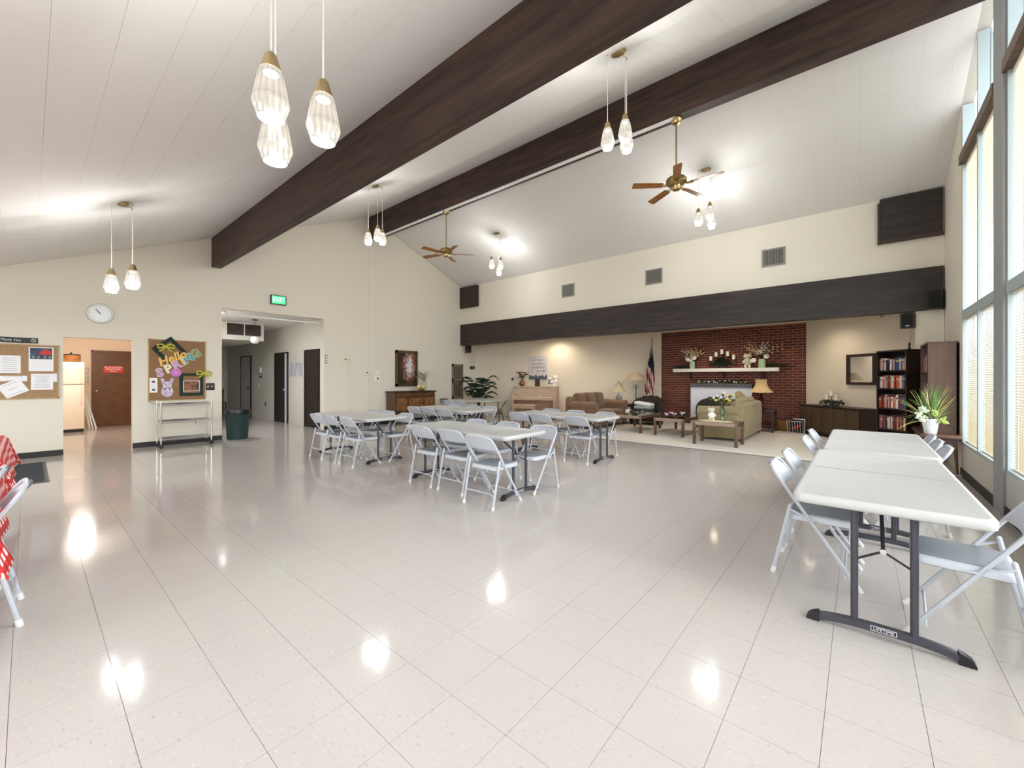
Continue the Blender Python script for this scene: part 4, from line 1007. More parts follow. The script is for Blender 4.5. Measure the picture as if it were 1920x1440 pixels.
plate('wall_outlet', 0, 0, .08, .12, 'black', 'black outlet low on the hallway wall', 'outlet', fr=FHL(-14.95, .50), knob=[(0, .025, .03, .03, 'grey_plastic'), (0, -.025, .03, .03, 'grey_plastic')])
plate('wall_outlet', 0, 0, .05, .12, 'grey_plastic', 'small grey outlet left of the shiny grey hallway door', 'outlet', fr=FHL(-17.9, .62), knob=[(0, .025, .03, .03, 'black')])
M('shelf_board', (224, 216, 200), .6)
sh = thing('wall_shelf', 'white shelf at the dim far end of the hallway', 'shelf', (-18.75, 4.6, 1.72))
box_part('board', (-.2, -.42, 0), (.2, .42, .03), 'shelf_board', sh)
for y in (-.3, .3): box_part('bracket', (-.19, y - .01, -.12), (-.15, y + .01, 0), 'shelf_board', sh)
for k, (y, h_, c_) in enumerate(((4.42, .20, 'door_dark'), (4.54, .26, 'speaker_wood'), (4.66, .18, 'brick_b'))):
    t = thing('shelf_jar', 'dark jar on the far hallway shelf, %s' % ('left one', 'tall middle one', 'short right one')[k], 'jar', (-18.72, y, 1.75), group='hallway shelf jars'); m = MB(); m.lathe([(.045, 0), (.05, .01), (.05, h_ - .05), (.03, h_ - .02)], 14); m.build('body', c_, t); MB().cyl((0, 0, h_ - .02), (0, 0, h_), .034, n=12).build('lid', 'grey_plastic', t)
cc = thing('wooden_chair', 'brown wooden chair in the dim far end of the hallway', 'chair', (-18.3, 4.62, 0), -PI / 2)
box_part('seat', (-.2, -.2, .42), (.2, .2, .46), 'door_brown', cc); box_part('backrest', (-.2, -.2, .65), (.2, -.17, .95), 'door_brown', cc)
for x in (-.17, .17):
    box_part('leg', (x - .02, .15, 0), (x + .02, .19, .42), 'door_brown', cc); box_part('leg', (x - .02, -.2, 0), (x + .02, -.16, .95), 'door_brown', cc)

hf = thing('hall_fill_light', 'added fill light on the hallway ceiling, out of view', 'light', (-11.75, 2.86, 2.91))  # lamp added out of view to brighten the dark hallway
M('hall_fill_glow', (244, 246, 250), .4, emit=5)
box_part('housing', (-.62, -.08, -.05), (.62, .08, 0), 'white_plastic', hf)
for y in (-.035, .035): MB().cyl((-.58, y, -.065), (.58, y, -.065), .016, n=10).build('tube', 'hall_fill_glow', hf)
l = bpy.data.lights.new('hall_fill', 'AREA'); l.shape = 'RECTANGLE'; l.size = 1.16; l.size_y = .12; l.energy = 26; l.color = (.97, .98, 1); lo = bpy.data.objects.new('hall_fill', l); COL.objects.link(lo); lo.parent = hf; lo.location = (0, 0, -.09)

# ------------------------------------------------------------------ kitchen seen through the doorway
M('fridge_white', (240, 226, 208), .35)
fg = thing('refrigerator', 'cream top-freezer refrigerator in the kitchen doorway', 'refrigerator', (-15.28, .56, 0), 0)
box_part('body', (-.36, -.40, .06), (.30, .36, 1.76), 'fridge_white', fg, r=.015); box_part('grille', (.2, -.39, .01), (.31, .35, .07), 'black', fg)
d1 = box_part('freezer_door', (.305, -.40, 1.20), (.365, .36, 1.76), 'fridge_white', fg, r=.015); d2 = box_part('fridge_door', (.305, -.40, .08), (.365, .36, 1.185), 'fridge_white', fg, r=.015)
box_part('handle', (.365, .29, 1.22), (.40, .325, 1.60), 'fridge_white', d1, r=.012); box_part('handle', (.365, .29, .70), (.40, .325, 1.16), 'fridge_white', d2, r=.012)
FF = lambda y, z: frame((-14.913, .56 + y, z), (0, 1))
for y, z, w_, h_, mt, lab in ((-.12, 1.66, .17, .06, 'brick_b', 'dark red magnet strip on the freezer door'), (-.16, 1.58, .40, .13, 'paper_cream', 'wide cream note on the freezer door'), (-.30, 1.38, .18, .24, 'paper_cream', 'tall cream note on the freezer door')):
    t = thing('fridge_note', lab, 'paper', mat=FF(y, z)); box_part('sheet', (-w_ / 2, -h_ / 2, 0), (w_ / 2, h_ / 2, .002), mt, t)
    l = MB(); [l.box((-w_ * .35, h_ * (.25 - .25 * k) - .004, .002), (w_ * .3, h_ * (.25 - .25 * k) + .004, .003)) for k in range(3)]; tag(l.build('print', 'door_brown', t, smooth=False), kind='stuff')
M('wicker_orange', (206, 140, 70), .7, var=.6, vscale=6, stretch=(1, 1, 14), col2=(96, 48, 20))
tj = thing('striped_basket', 'orange and brown striped lidded basket on the refrigerator', 'basket', (-15.2, .70, 1.762)); MB().lathe([(.15, 0), (.17, .02), (.17, .16), (.15, .17)], 24).build('body', 'wicker_orange', tj); MB().lathe([(.175, .17), (.175, .19), (.02, .205)], 24).build('lid', 'door_dark', tj); MB().ball((0, 0, .22), .025).build('knob', 'door_dark', tj)
for k, y in enumerate((1.02, 1.08, 1.14)):
    t = thing('leaning_board', 'long white board leaning beside the refrigerator, %s' % ('left', 'middle', 'right')[k], 'board', (-15.72, y + .04, 0), group='leaning white boards'); m = MB(); ln = 1.0 - k * .05
    m.tube([(.1, .0, 0.005), (-.26, -.14 - .02 * k, ln)], .018, 4); m.build('board', 'white_paint', t); m = MB(); m.cyl((.1, 0, .0), (.08, -.01, .04), .02, n=6); m.build('end_cap', 'white_plastic', t)
wk = thing('wire_rack', 'small wire rack on the kitchen wall beside the brown door', 'rack', mat=frame((-16.1, .98, 1.45), (0, 1)))
for k in range(4): MB().tube([(-.09 + .18 * q / 10 , -.2 + .12 * k + .03 * math.sin(q), .04 + .05 * math.sin(q * PI / 10)) for q in range(11)], .006, 5).build('wire', 'steel', wk)
for x in (-.09, .09): MB().cyl((x, -.25, .03), (x, .22, .03), .006, n=6).build('upright', 'steel', wk)
M('sign_red', (214, 48, 32), .5)
rs = thing('door_notice', 'red notice with white lettering on the kitchen door', 'sign', mat=frame((-16.069, 1.56, 1.60), (0, 1)))
box_part('plate', (-.20, -.09, 0), (.20, .09, .004), 'sign_red', rs)
for k, s_ in enumerate(('AUTHORIZED', 'PERSONNEL', 'ONLY')): text('lettering', s_, .058, 'paper', rs, 0, .055 - k * .055, .005, .0006)
kl = thing('kitchen_light', 'warm ceiling lamp lighting the kitchen', 'light', (-13.6, .8, 2.5))
M('warm_glass', (255, 214, 160), .4, emit=2.5); MB().lathe([(.18, 0), (.17, -.06), (.10, -.10), (.02, -.11)], 24).build('bowl', 'warm_glass', kl); MB().cyl((0, 0, 0), (0, 0, -.02), .19, n=24).build('base', 'white_paint', kl)
l = bpy.data.lights.new('kitchen_bulb', 'POINT'); l.energy = 46; l.color = (1, .94, .86); l.shadow_soft_size = .15; lo = bpy.data.objects.new('kitchen_bulb', l); COL.objects.link(lo); lo.parent = kl; lo.location = (0, 0, -.25)

# ------------------------------------------------------------------ dresser group on the clock wall
M('dresser_wood', (104, 64, 34), .4, var=.35, vscale=4, stretch=(1, 6, 6), coat=.2); M('dresser_dark', (62, 38, 26), .45, var=.3, vscale=4, stretch=(1, 6, 6)); M('dresser_light', (146, 98, 48), .4, var=.35, vscale=6, stretch=(2, 6, 2))
dr = thing('dresser', 'antique brown wooden dresser under the woodland painting', 'dresser', (-10.405, 7.55, 0), PI / 2)
box_part('body', (-.72, -.22, .34), (.72, .24, .93), 'dresser_wood', dr); box_part('top', (-.76, -.26, .93), (.76, .25, .965), 'dresser_dark', dr, r=.008)
for x in (-.68, -.28, .28, .68):
    m = MB(); m.lathe([(.018, 0), (.03, .03), (.022, .12), (.032, .22), (.03, .36)], 12, (x, -.19, 0)); m.build('leg', 'dresser_dark', dr)
for x in (-.68, .68): MB().lathe([(.018, 0), (.026, .1), (.03, .36)], 12, (x, .20, 0)).build('leg', 'dresser_dark', dr)
for x0, x1, z0, z1, mt in ((-.66, .66, .78, .91, 'dresser_wood'), (-.66, -.31, .40, .76, 'dresser_light'), (-.27, .27, .59, .76, 'dresser_light'), (-.27, .27, .40, .575, 'dresser_light'), (.31, .66, .40, .76, 'dresser_light')):
    d = box_part('drawer' if z0 > .5 or x0 == -.27 else 'door', (x0, -.238, z0), (x1, -.22, z1), mt, dr, r=.006)
    for kx in ((x0 + x1) / 2,) if x1 - x0 < .5 else (x0 + .1, x1 - .1): MB().ball((kx, -.248, (z0 + z1) / 2), .016, 10, 8).build('knob', 'dresser_dark', d)
for x in (-.29, .29): box_part('pilaster', (x - .018, -.242, .36), (x + .018, -.22, .78), 'dresser_dark', dr)
a_ = MB(); a_.prism([(-.66, .36), (.66, .36), (.66, .32), (.4, .335), (.2, .30), (0, .335), (-.2, .30), (-.4, .335), (-.66, .32)], .20, .22, T=Matrix.Rotation(PI / 2, 3, 'X')); a_.build('apron', 'dresser_dark', dr, smooth=False)
M('vase_green', (168, 196, 160), .25); M('twig', (76, 62, 40), .8); M('leaf_dark', (34, 54, 30), .6, var=.3, vscale=20); M('leaf_mid', (70, 96, 48), .6, var=.3, vscale=20); M('blossom_white', (240, 234, 224), .7); M('blossom_yellow', (238, 196, 70), .7); M('blossom_pink', (220, 160, 196), .7); M('blossom_cream', (232, 206, 150), .7)
def bouquet(name, label, loc, vase, vmat, stems, hgt, spread, mats, group=None, leaves=0, size=.02, tilt=(0, 0), heads=None, clip=None):
    t = thing(name, label, 'flowers', loc, group=group)
    m = MB(); m.lathe(vase, 24); m.build('vase', vmat, t); vh = max(z for r, z in vase)
    st = MB(); fl = {}; lf = MB()
    for k in range(stems):
        a = random.uniform(0, 2 * PI); q = math.sqrt(random.random()); h = hgt * random.uniform(.55, 1); e_ = Vector((math.cos(a) * spread * q + tilt[0] * h, math.sin(a) * spread * q + tilt[1] * h, vh + h * (1 - .25 * q)))
        if clip and e_.x * clip[0] + e_.y * clip[1] > clip[2]: e_ -= Vector((clip[0], clip[1], 0)) * (e_.x * clip[0] + e_.y * clip[1] - clip[2])
        mid = Vector((e_.x * .35, e_.y * .35, vh + h * .55)); p = arc((0, 0, vh - .04), mid, e_, 5); st.tube(p, .0025, 4)
        mm = random.choice(mats); fb = fl.setdefault(mm, MB())
        if heads: 
            for j in range(heads): 
                u = .35 + .65 * (j + 1) / heads; b = Vector(p[min(5, int(u * 5))]); fb.ball(tuple(b + Vector([random.uniform(-.02, .02) for _ in range(3)])), size * random.uniform(.7, 1.2), 6, 4)
        else: fb.ball(tuple(e_), (size * random.uniform(.8, 1.3), size * random.uniform(.8, 1.3), size * .8), 8, 5)
    for k in range(leaves):
        a = random.uniform(0, 2 * PI); h = hgt * random.uniform(.1, .7); r_ = spread * random.uniform(.2, .8); d = Vector((math.cos(a), min(math.sin(a), .2) if clip else math.sin(a), .5)); s_ = Vector((-math.sin(a), math.cos(a), 0)) * .018; b = Vector((math.cos(a) * r_ * .4, math.sin(a) * r_ * .4, vh + h * .6)); e_ = b + d * random.uniform(.06, .12); c_ = (b + e_) / 2 + Vector((0, 0, .012))
        lf.add([tuple(b), tuple(c_ + s_), tuple(e_), tuple(c_ - s_)], [(0, 1, 2, 3)])
    tag(st.build('stems', 'twig', t), kind='stuff')
    if leaves: tag(lf.build('leaves', 'leaf_mid', t, smooth=False), kind='stuff')
    for mm, fb in fl.items(): tag(fb.build('blossoms', mm, t), kind='stuff')
    return t
cyl_vase = lambda r, h: [(r * .9, 0), (r, .01), (r, h * .85), (r * .85, h * .93), (r * .9, h), (r * .75, h), (r * .75, h * .6)]
bouquet('branch_vase', 'pale green vase with bare flowering branches on the dresser', (-10.42, 8.06, .965), cyl_vase(.05, .28), 'vase_green', 26, .42, .36, ['twig', 'leaf_mid', 'blossom_cream'], size=.012, tilt=(.1, -.35), heads=4, clip=(-1, 0, .20))
yb = thing('flower_basket', 'low yellow and peach flower basket on the dresser', 'flowers', (-10.30, 7.83, .965)); MB().lathe([(.06, 0), (.10, .05), (.09, .07)], 16).build('basket', 'dresser_light', yb)
M('peach', (250, 214, 150), .6)
for k in range(9): MB().ball((random.uniform(-.08, .08), random.uniform(-.11, .11), .08 + random.uniform(0, .09)), .036, 8, 6).build('blossom', ('peach', 'blossom_yellow', 'blossom_white')[k % 3], yb)

# ------------------------------------------------------------------ sitting alcove: angled wall frames
aL = math.atan2(YBR - AL0[1], BXL - AL0[0]); dL = Vector((math.cos(aL), math.sin(aL), 0)); nL = Vector((dL.y, -dL.x, 0))
def PL(s, o, z=0): return tuple(Vector((AL0[0], AL0[1], z)) + dL * s + nL * o)
aR = math.atan2(AR1[1] - YBR, AR1[0] - BXR); dR = Vector((math.cos(aR), math.sin(aR), 0)); nR = Vector((dR.y, -dR.x, 0))
def PR(s, o, z=0): return tuple(Vector((BXR, YBR, z)) + dR * s + nR * o)
# palm
M('palm_leaf', (26, 50, 26), .5, var=.4, vscale=10); M('pot_dark', (60, 50, 44), .6)
pm = thing('potted_palm', 'dark green potted palm in the far left corner', 'plant', (-9.78, 9.80, 0))
MB().lathe([(.13, 0), (.17, .30), (.18, .34), (.15, .34), (.14, .28)], 20).build('pot', 'pot_dark', pm)
for k in range(17):
    a = k * 2.4; L = random.uniform(.48, .66); h = .66 + .05 * k
    m = MB(); tip = Vector((math.cos(a) * L, math.sin(a) * L, h + .06 - .01 * k)); mid = Vector((math.cos(a) * L * .45, math.sin(a) * L * .45, h + .30)); sp = arc((0, 0, .32), mid, tip, 10); m.tube(sp, .006, 5)
    for i in range(3, 11):
        p = Vector(sp[i]); d = (Vector(sp[i]) - Vector(sp[i - 1])).normalized(); side = d.cross(Vector((0, 0, 1))).normalized()
        for sg in (-1, 1):
            for f_ in (0, .5):
                pp_ = p - d * .05 * f_; l = .21 * (1 - abs(i - 6) / 9); e_ = pp_ + side * sg * l + d * l * .6 - Vector((0, 0, l * .45)); w_ = d * .017
                m.add([tuple(pp_ - w_), tuple(pp_ + w_), tuple((pp_ + e_) / 2 + w_ + Vector((0, 0, .01))), tuple(e_)], [(0, 1, 2, 3)])
    m.build('frond', 'palm_leaf', pm, smooth=False)
# piano and bench
M('piano_wood', (206, 176, 150), .45, var=.15, vscale=4, stretch=(1, 8, 8)); M('piano_shade', (170, 136, 110), .5); M('keys', (244, 240, 230), .4)
pn = thing('upright_piano', 'light oak upright piano under the wall sign', 'piano', PL(2.37, .32), aL)
box_part('case', (-.74, .0, .05), (.74, .28, 1.04), 'piano_wood', pn); box_part('lid', (-.76, -.04, 1.04), (.76, .30, 1.075), 'piano_wood', pn, r=.008); box_part('key_bed', (-.72, -.30, .62), (.72, .0, .70), 'piano_wood', pn)
box_part('fallboard', (-.70, -.06, .70), (.70, .0, .84), 'piano_wood', pn); box_part('key_slip', (-.70, -.30, .70), (.70, -.27, .725), 'piano_wood', pn)
box_part('lower_panel', (-.66, -.012, .12), (.66, .0, .60), 'piano_shade', pn)
for sg in (-1, 1): box_part('cheek', (sg * .72 - .035, -.31, .05), (sg * .72 + .035, .0, .83), 'piano_wood', pn, r=.012)
kb = MB(); kk = MB()
for k in range(44): kb.box((-.66 + k * .03, -.27, .725), (-.632 + k * .03, -.10, .735))
for k in range(43):
    if k % 7 not in (2, 6): kk.box((-.637 + k * .03, -.20, .735), (-.625 + k * .03, -.10, .746))
tag(kb.build('white_key', 'keys', pn, smooth=False), kind='stuff'); tag(kk.build('black_key', 'black', pn, smooth=False), kind='stuff')
be = thing('piano_bench', 'light oak piano bench standing before the piano', 'bench', PL(2.20, .98), aL)
box_part('seat', (-.38, -.17, .45), (.38, .17, .50), 'piano_wood', be, r=.008); box_part('apron', (-.35, -.14, .38), (.35, .14, .45), 'piano_wood', be)
for x in (-.33, .33):
    for y in (-.12, .12): box_part('leg', (x - .025, y - .025, 0), (x + .025, y + .025, .40), 'piano_wood', be)
bouquet('flower_vase', 'dark red and cream flowers in a blue and white vase on the piano', PL(1.86, .20, 1.075), [(.05, 0), (.09, .05), (.10, .11), (.06, .18), (.05, .21), (.04, .21)], 'shelf_photo', 24, .36, .22, ['blossom_cream', 'leaf_dark', 'brick_b'], leaves=26, size=.028, clip=(-nL.x, -nL.y, .14))
bk = thing('standing_book', 'dark brown book standing on the piano lid', 'book', PL(2.42, .22, 1.075), aL); box_part('cover', (-.09, -.02, 0), (.09, .02, .24), 'door_dark', bk, r=.004); box_part('pages', (-.082, -.015, .004), (.093, .015, .235), 'paper_cream', bk)
# plush rabbits
M('plush_cream', (232, 222, 204), .95, bump=.4, bscale=160); M('plush_white', (240, 236, 230), .95, bump=.4, bscale=160); M('plush_pink', (226, 196, 196), .95)
def rabbit(label, loc, rz, s, mat='plush_cream', cloth_=None, stand=True):
    t = thing('plush_rabbit', label, 'toy', loc, rz); m = MB()
    m.ball((0, 0, .16), (.075, .065, .10), 14, 10); m.ball((0, -.01, .30), (.062, .058, .058), 14, 10); m.ball((0, -.055, .285), (.03, .025, .024), 10, 8)
    for sg in (-1, 1):
        m.ball((sg * .045, -.02, .05), (.035, .055, .05), 10, 8); m.ball((sg * .045, -.06, .02), (.03, .06, .022), 10, 8)
        m.tube([(sg * .06, -.01, .21), (sg * .09, -.05, .16), (sg * .07, -.08, .13)], [.026, .024, .026], 8)
    b = m.build('body', mat, t); r_ = b.modifiers.new('blend', 'REMESH'); r_.mode = 'VOXEL'; r_.voxel_size = .009; r_.use_smooth_shade = True
    for sg in (-1, 1):
        e_ = MB(); e_.tube([(sg * .025, .01, .345), (sg * .055, .01, .37), (sg * .072, .0, .33), (sg * .076, -.005, .265)], [.014, .016, .019, .010], 8); ea = e_.build('ear', mat, t)
        MB().ball((sg * .022, -.058, .312), .0065, 8, 6).build('eye', 'black', t)
    MB().ball((0, -.082, .292), .007, 8, 6).build('nose', 'plush_pink', t)
    if cloth_: m = MB(); m.lathe([(.05, .25), (.074, .21), (.084, .15), (.086, .10), (.083, .10), (.068, .2)], 20, caps=False); m.build('dress', cloth_, t)
    t.scale = (s, s, s); return t
M('dress_green', (176, 186, 160), .9)
rabbit('white plush rabbit with grey dress on the piano, left one', PL(2.84, .20, 1.076), aL - .2, .85, 'plush_white', 'chair_seat'); rabbit('taller white plush rabbit at the right end of the piano', PL(3.02, .16, 1.076), aL - .3, 1.0, 'plush_white')
sg_ = thing('wall_sign', 'whitewashed plank sign with script lettering above the piano', 'sign', mat=frame(PL(2.375, 0, 1.705), (dL.x, dL.y)))
M('plank_white', (218, 214, 216), .7, var=.15, vscale=3, stretch=(8, 1, 1)); M('sign_blue', (92, 104, 122), .7, var=.4, vscale=14)
for k in range(4): box_part('plank', (-.325 + k * .1625, -.405, 0), (-.1655 + k * .1625, .405, .02), 'plank_white', sg_)
m = MB(); pts = [(-.32, -.40), (.32, -.40)] + [(.32 - .64 * k / 16, -.27 + .04 * math.sin(k * 2.1) + .02 * math.cos(k * 5)) for k in range(17)]; m.prism(pts, .02, .0212); m.build('painted_flowers', 'sign_blue', sg_, smooth=False)
for k, s_ in enumerate(('And I think to', 'myself what a', 'wonderful', 'world')): text('lettering', s_, (.085, .085, .12, .13)[k], 'bow_grey', sg_, (.0, 0, 0, .1)[k], .27 - k * .125, .0215, .0006, shear=.35)
box_part('doorbell', (0, 0, 0), (.001, .001, .001), 'black', sg_) if False else None
plate('wall_phone', 0, 0, .20, .10, 'speaker_wood', 'small dark box on the wall above the palm', 'box', .05, knob=[(0, 0, .05, .03, 'grey_plastic')], fr=FA(10.36, 1.73))
plate('doorbell', 0, 0, .06, .09, 'black', 'small black round sensor left of the piano', 'sensor', .03, knob=[(0, 0, .02, .02, 'grey_plastic')], fr=frame(PL(1.45, 0, 1.32), (dL.x, dL.y)))

# sofas
M('sofa_brown', (122, 90, 60), .85, var=.2, vscale=5, bump=.25, bscale=40, sheen=.3); M('sofa_khaki', (160, 144, 106), .85, var=.12, vscale=5, bump=.2, bscale=60, sheen=.2); M('foot_wood', (70, 44, 30), .5)
def sofa(label, loc, rz, L, D, mat, seats, hb, ha, soft=.1):
    t = thing('sofa', label, 'sofa', loc, rz); h = L / 2
    box_part('base', (-h + .02, -D / 2 + .04, .06), (h - .02, D / 2 - .02, .30), mat, t, r=.04)
    for sg in (-1, 1):
        a = MB(); a.rbox((sg * h - (.24 if sg > 0 else 0), -D / 2, .05), (sg * h + (.24 if sg < 0 else 0), D / 2 - .10, ha - .08), .05); a.build('arm', mat, t, ang=70)
        a = MB(); a.cyl((sg * (h - .115), -D / 2 - .01, ha - .10), (sg * (h - .115), D / 2 - .12, ha - .08), .125, .125, 20); a.build('arm_roll', mat, t)
        for y in (-D / 2 + .08, D / 2 - .08): MB().cyl((sg * (h - .08), y, 0), (sg * (h - .08), y, .06), .025, .032).build('foot', 'foot_wood', t)
    box_part('back', (-h + .05, D / 2 - .24, .20), (h - .05, D / 2, hb - .10), mat, t, r=.08)
    w_ = (L - .46) / seats
    for k in range(seats):
        x = -h + .23 + w_ * k
        box_part('seat_cushion', (x + .005, -D / 2 + .02, .29), (x + w_ - .005, D / 2 - .22, .46), mat, t, r=.06)
        m = MB(); m.rbox((x + .0, -.11, -.26), (x + w_ - .0, .11, .26), soft, n=5, T=Matrix.Translation((0, D / 2 - .25, hb - .26)) @ Matrix.Rotation(-.2, 4, 'X')); m.build('back_cushion', mat, t, ang=80)
    return t
s1 = sofa('brown suede sofa right of the piano', (-5.66, 10.38, .012), PI / 2, 1.95, .95, 'sofa_brown', 3, .94, .68, .1)
s2 = sofa('khaki sofa seen from its end and back near the fireplace', (-2.27, 10.62, .012), -PI / 2, 2.12, .92, 'sofa_khaki', 2, .90, .70, .1)
M('cushion_olive', (150, 136, 96), .9)
for k, (x, y, z, r_, lab) in enumerate(((-2.25, 10.55, .72, .5, 'olive cushion lying on the khaki sofa'), (-2.12, 11.1, .82, .9, 'olive cushion propped at the far end of the khaki sofa'))):
    t = thing('cushion', lab, 'cushion', (x, y, z)); m = MB(); m.rbox((-.22, -.22, -.08), (.22, .22, .08), .08, n=5, T=Matrix.Rotation(r_, 3, 'Y') @ Matrix.Rotation(.4, 3, 'Z')); m.build('fabric', 'cushion_olive', t, ang=80); m = MB(); m.tube([(.2 * math.cos(q * PI / 8) , .2 * math.sin(q * PI / 8), 0) for q in range(17)], .006, 5, T=Matrix.Rotation(r_, 3, 'Y')); m.build('piping', 'cushion_olive', t)
# wicker armchairs
M('wicker_dark', (50, 36, 28), .7, var=.7, vscale=45, bump=.8, bscale=90, col2=(20, 14, 12)); M('pillow_white', (224, 230, 230), .9); M('pillow_print', (210, 214, 212), .9, var=.5, vscale=30, col2=(110, 116, 118))
def wicker(label, loc, rz, W_):
    t = thing('wicker_armchair', label, 'armchair', loc, rz); n = 24
    sh_ = MB(); o_, i_ = [], []
    ro = []
    for k in range(n + 1):
        a = -.15 * PI + 1.3 * PI * k / n; x, y = math.cos(a), math.sin(a); top = .58 + .24 * max(0, math.sin(a)) ** .7 + .02 * math.sin(k * 2.2) * (1 if 6 < k < 18 else 0)
        ro.append([(x * W_ / 2, y * .40, .04), (x * W_ / 2 * 1.02, y * .42, .4), (x * W_ / 2, y * .42, top - .03), (x * (W_ / 2 - .03), y * .39, top), (x * (W_ / 2 - .07), y * .35, top - .03), (x * (W_ / 2 - .08), y * .33, .4), (x * (W_ / 2 - .08), y * .33, .04)])
    sh_.loft(ro, closed=True); sh_.build('shell', 'wicker_dark', t, ang=70)
    m = MB(); m.rbox((-W_ / 2 + .09, -.40, .10), (W_ / 2 - .09, .30, .36), .03); m.build('seat_base', 'wicker_dark', t); box_part('seat_cushion', (-W_ / 2 + .10, -.39, .36), (W_ / 2 - .10, .28, .45), 'black', t, r=.04)
    for x in (-W_ / 2 + .12, W_ / 2 - .12):
        for y in (-.32, .28): MB().cyl((x, y, 0), (x, y, .12), .025).build('foot', 'wicker_dark', t)
    return t
wicker('dark wicker armchair with two white pillows beside the flag', (-4.76, 11.72, .012), .0, .92)
wicker('dark wicker armchair behind the khaki sofa before the fireplace', (-2.95, 12.1, .012), .1, 1.05)
for z, mt, tl, lab in ((.50, 'pillow_print', 0, 'white patterned pillow, lower one on the wicker armchair'), (.60, 'pillow_white', .12, 'plain white pillow, upper one on the wicker armchair')):
    t = thing('pillow', lab, 'pillow', (-4.78, 11.60, z)); m = MB(); m.rbox((-.26, -.17, -.055), (.26, .17, .055), .055, n=5, T=Matrix.Rotation(tl, 3, 'Y')); m.build('fabric', mt, t, ang=80); m = MB(); m.tube([(-.2, -.172, 0), (.2, -.172, 0)], .004, 4, T=Matrix.Rotation(tl, 3, 'Y')); m.build('seam', mt, t)
# coffee tables
M('walnut', (112, 84, 66), .35, var=.3, vscale=4, stretch=(1, 8, 8), coat=.3); M('walnut_edge', (176, 150, 132), .4, var=.2, vscale=5, stretch=(1, 8, 8)); M('walnut_top', (60, 36, 26), .2, coat=.5, var=.3, vscale=4, stretch=(8, 1, 8))
def coffee(label, x0, x1, y0, y1, h, th=.07):
    t = thing('coffee_table', label, 'table', ((x0 + x1) / 2, (y0 + y1) / 2, .012), group='low wooden tables'); a, b = (x1 - x0) / 2, (y1 - y0) / 2; h -= .012
    box_part('top', (-a + .02, -b + .02, h - .03), (a - .02, b - .02, h), 'walnut_top', t)
    for p, q in (((-a, -b, h - th), (a, -b + .025, h + .002)), ((-a, b - .025, h - th), (a, b, h + .002)), ((-a, -b + .025, h - th), (-a + .025, b - .025, h + .002)), ((a - .025, -b + .025, h - th), (a, b - .025, h + .002))): box_part('rail', p, q, 'walnut_edge' if p[1] == -b and q[1] < 0 else 'walnut', t)
    for x in (-a + .028, a - .028):
        for y in (-b + .028, b - .028): box_part('leg', (x - .029, y - .029, 0), (x + .029, y + .029, h + .004), 'walnut', t, r=.006)
    return t
coffee('low wooden table before the brown sofa, leftmost of three', -4.80, -4.04, 9.62, 10.95, .43)
coffee('low wooden table with pink flowers, middle of three', -3.71, -3.02, 9.56, 11.05, .42)
coffee('low wooden table with a vase and rabbit, nearest to the carpet edge', -2.60, -1.78, 8.78, 9.38, .475)
def low_flowers(label, loc, mats, n=14, spx=.18, spy=.09):
    t = thing('flower_arrangement', label, 'flowers', loc); MB().lathe([(.05, 0), (.08, .02), (.075, .04)], 14).build('dish', 'twig', t); g = MB()
    for k in range(n * 2): a = random.uniform(0, 6.28); g.tube([(0, 0, .03), (math.cos(a) * spx * random.random(), math.sin(a) * spy * random.random(), random.uniform(.04, .13))], .004, 4)
    tag(g.build('greenery', 'leaf_mid', t), kind='stuff')
    for k in range(n): MB().ball((random.uniform(-spx, spx), random.uniform(-spy, spy), random.uniform(.05, .12)), random.uniform(.018, .032), 8, 5).build('blossom', mats[k % len(mats)], t)
low_flowers('white and pink flowers along the leftmost low table', (-4.28, 9.80, .43), ['blossom_pink', 'blossom_white', 'leaf_mid'], 20, .30, .12)
low_flowers('purple flowers on the middle low table', (-3.40, 9.85, .42), ['blossom_pink', 'lilac'], 10, .12, .1); low_flowers('white and green sprig on the middle low table', (-3.22, 9.98, .42), ['blossom_white', 'leaf_dark'], 14, .10, .1)
glass('vase_glass', (225, 238, 232), .12)
rn = thing('table_runner', 'pale cloth runner under the vase on the nearest low table', 'runner', (-2.26, 9.05, .478)); m = MB(); m.prism([(-.34, 0), (-.1, -.22), (.3, -.14), (.36, .05), (.1, .2), (-.2, .18)], 0, .003); m.build('cloth', 'cream_letter', rn, smooth=False); m = MB(); m.tube([(-.34, 0, .003), (-.1, -.2, .003), (.3, -.12, .003)], .003, 4); m.build('hem', 'paper_cream', rn)
bouquet('flower_vase', 'yellow spring flowers in a glass vase on the nearest low table', (-2.12, 9.12, .482), [(.045, 0), (.05, .01), (.035, .10), (.06, .26), (.055, .26), (.03, .1)], 'vase_glass', 22, .34, .26, ['blossom_yellow', 'blossom_yellow', 'blossom_cream', 'blossom_white', 'leaf_mid'], leaves=34, size=.03)
rabbit('cream plush rabbit in a white dress leaning on the glass vase', (-2.30, 9.0, .483), .5, .72, 'plush_cream', 'plush_white')
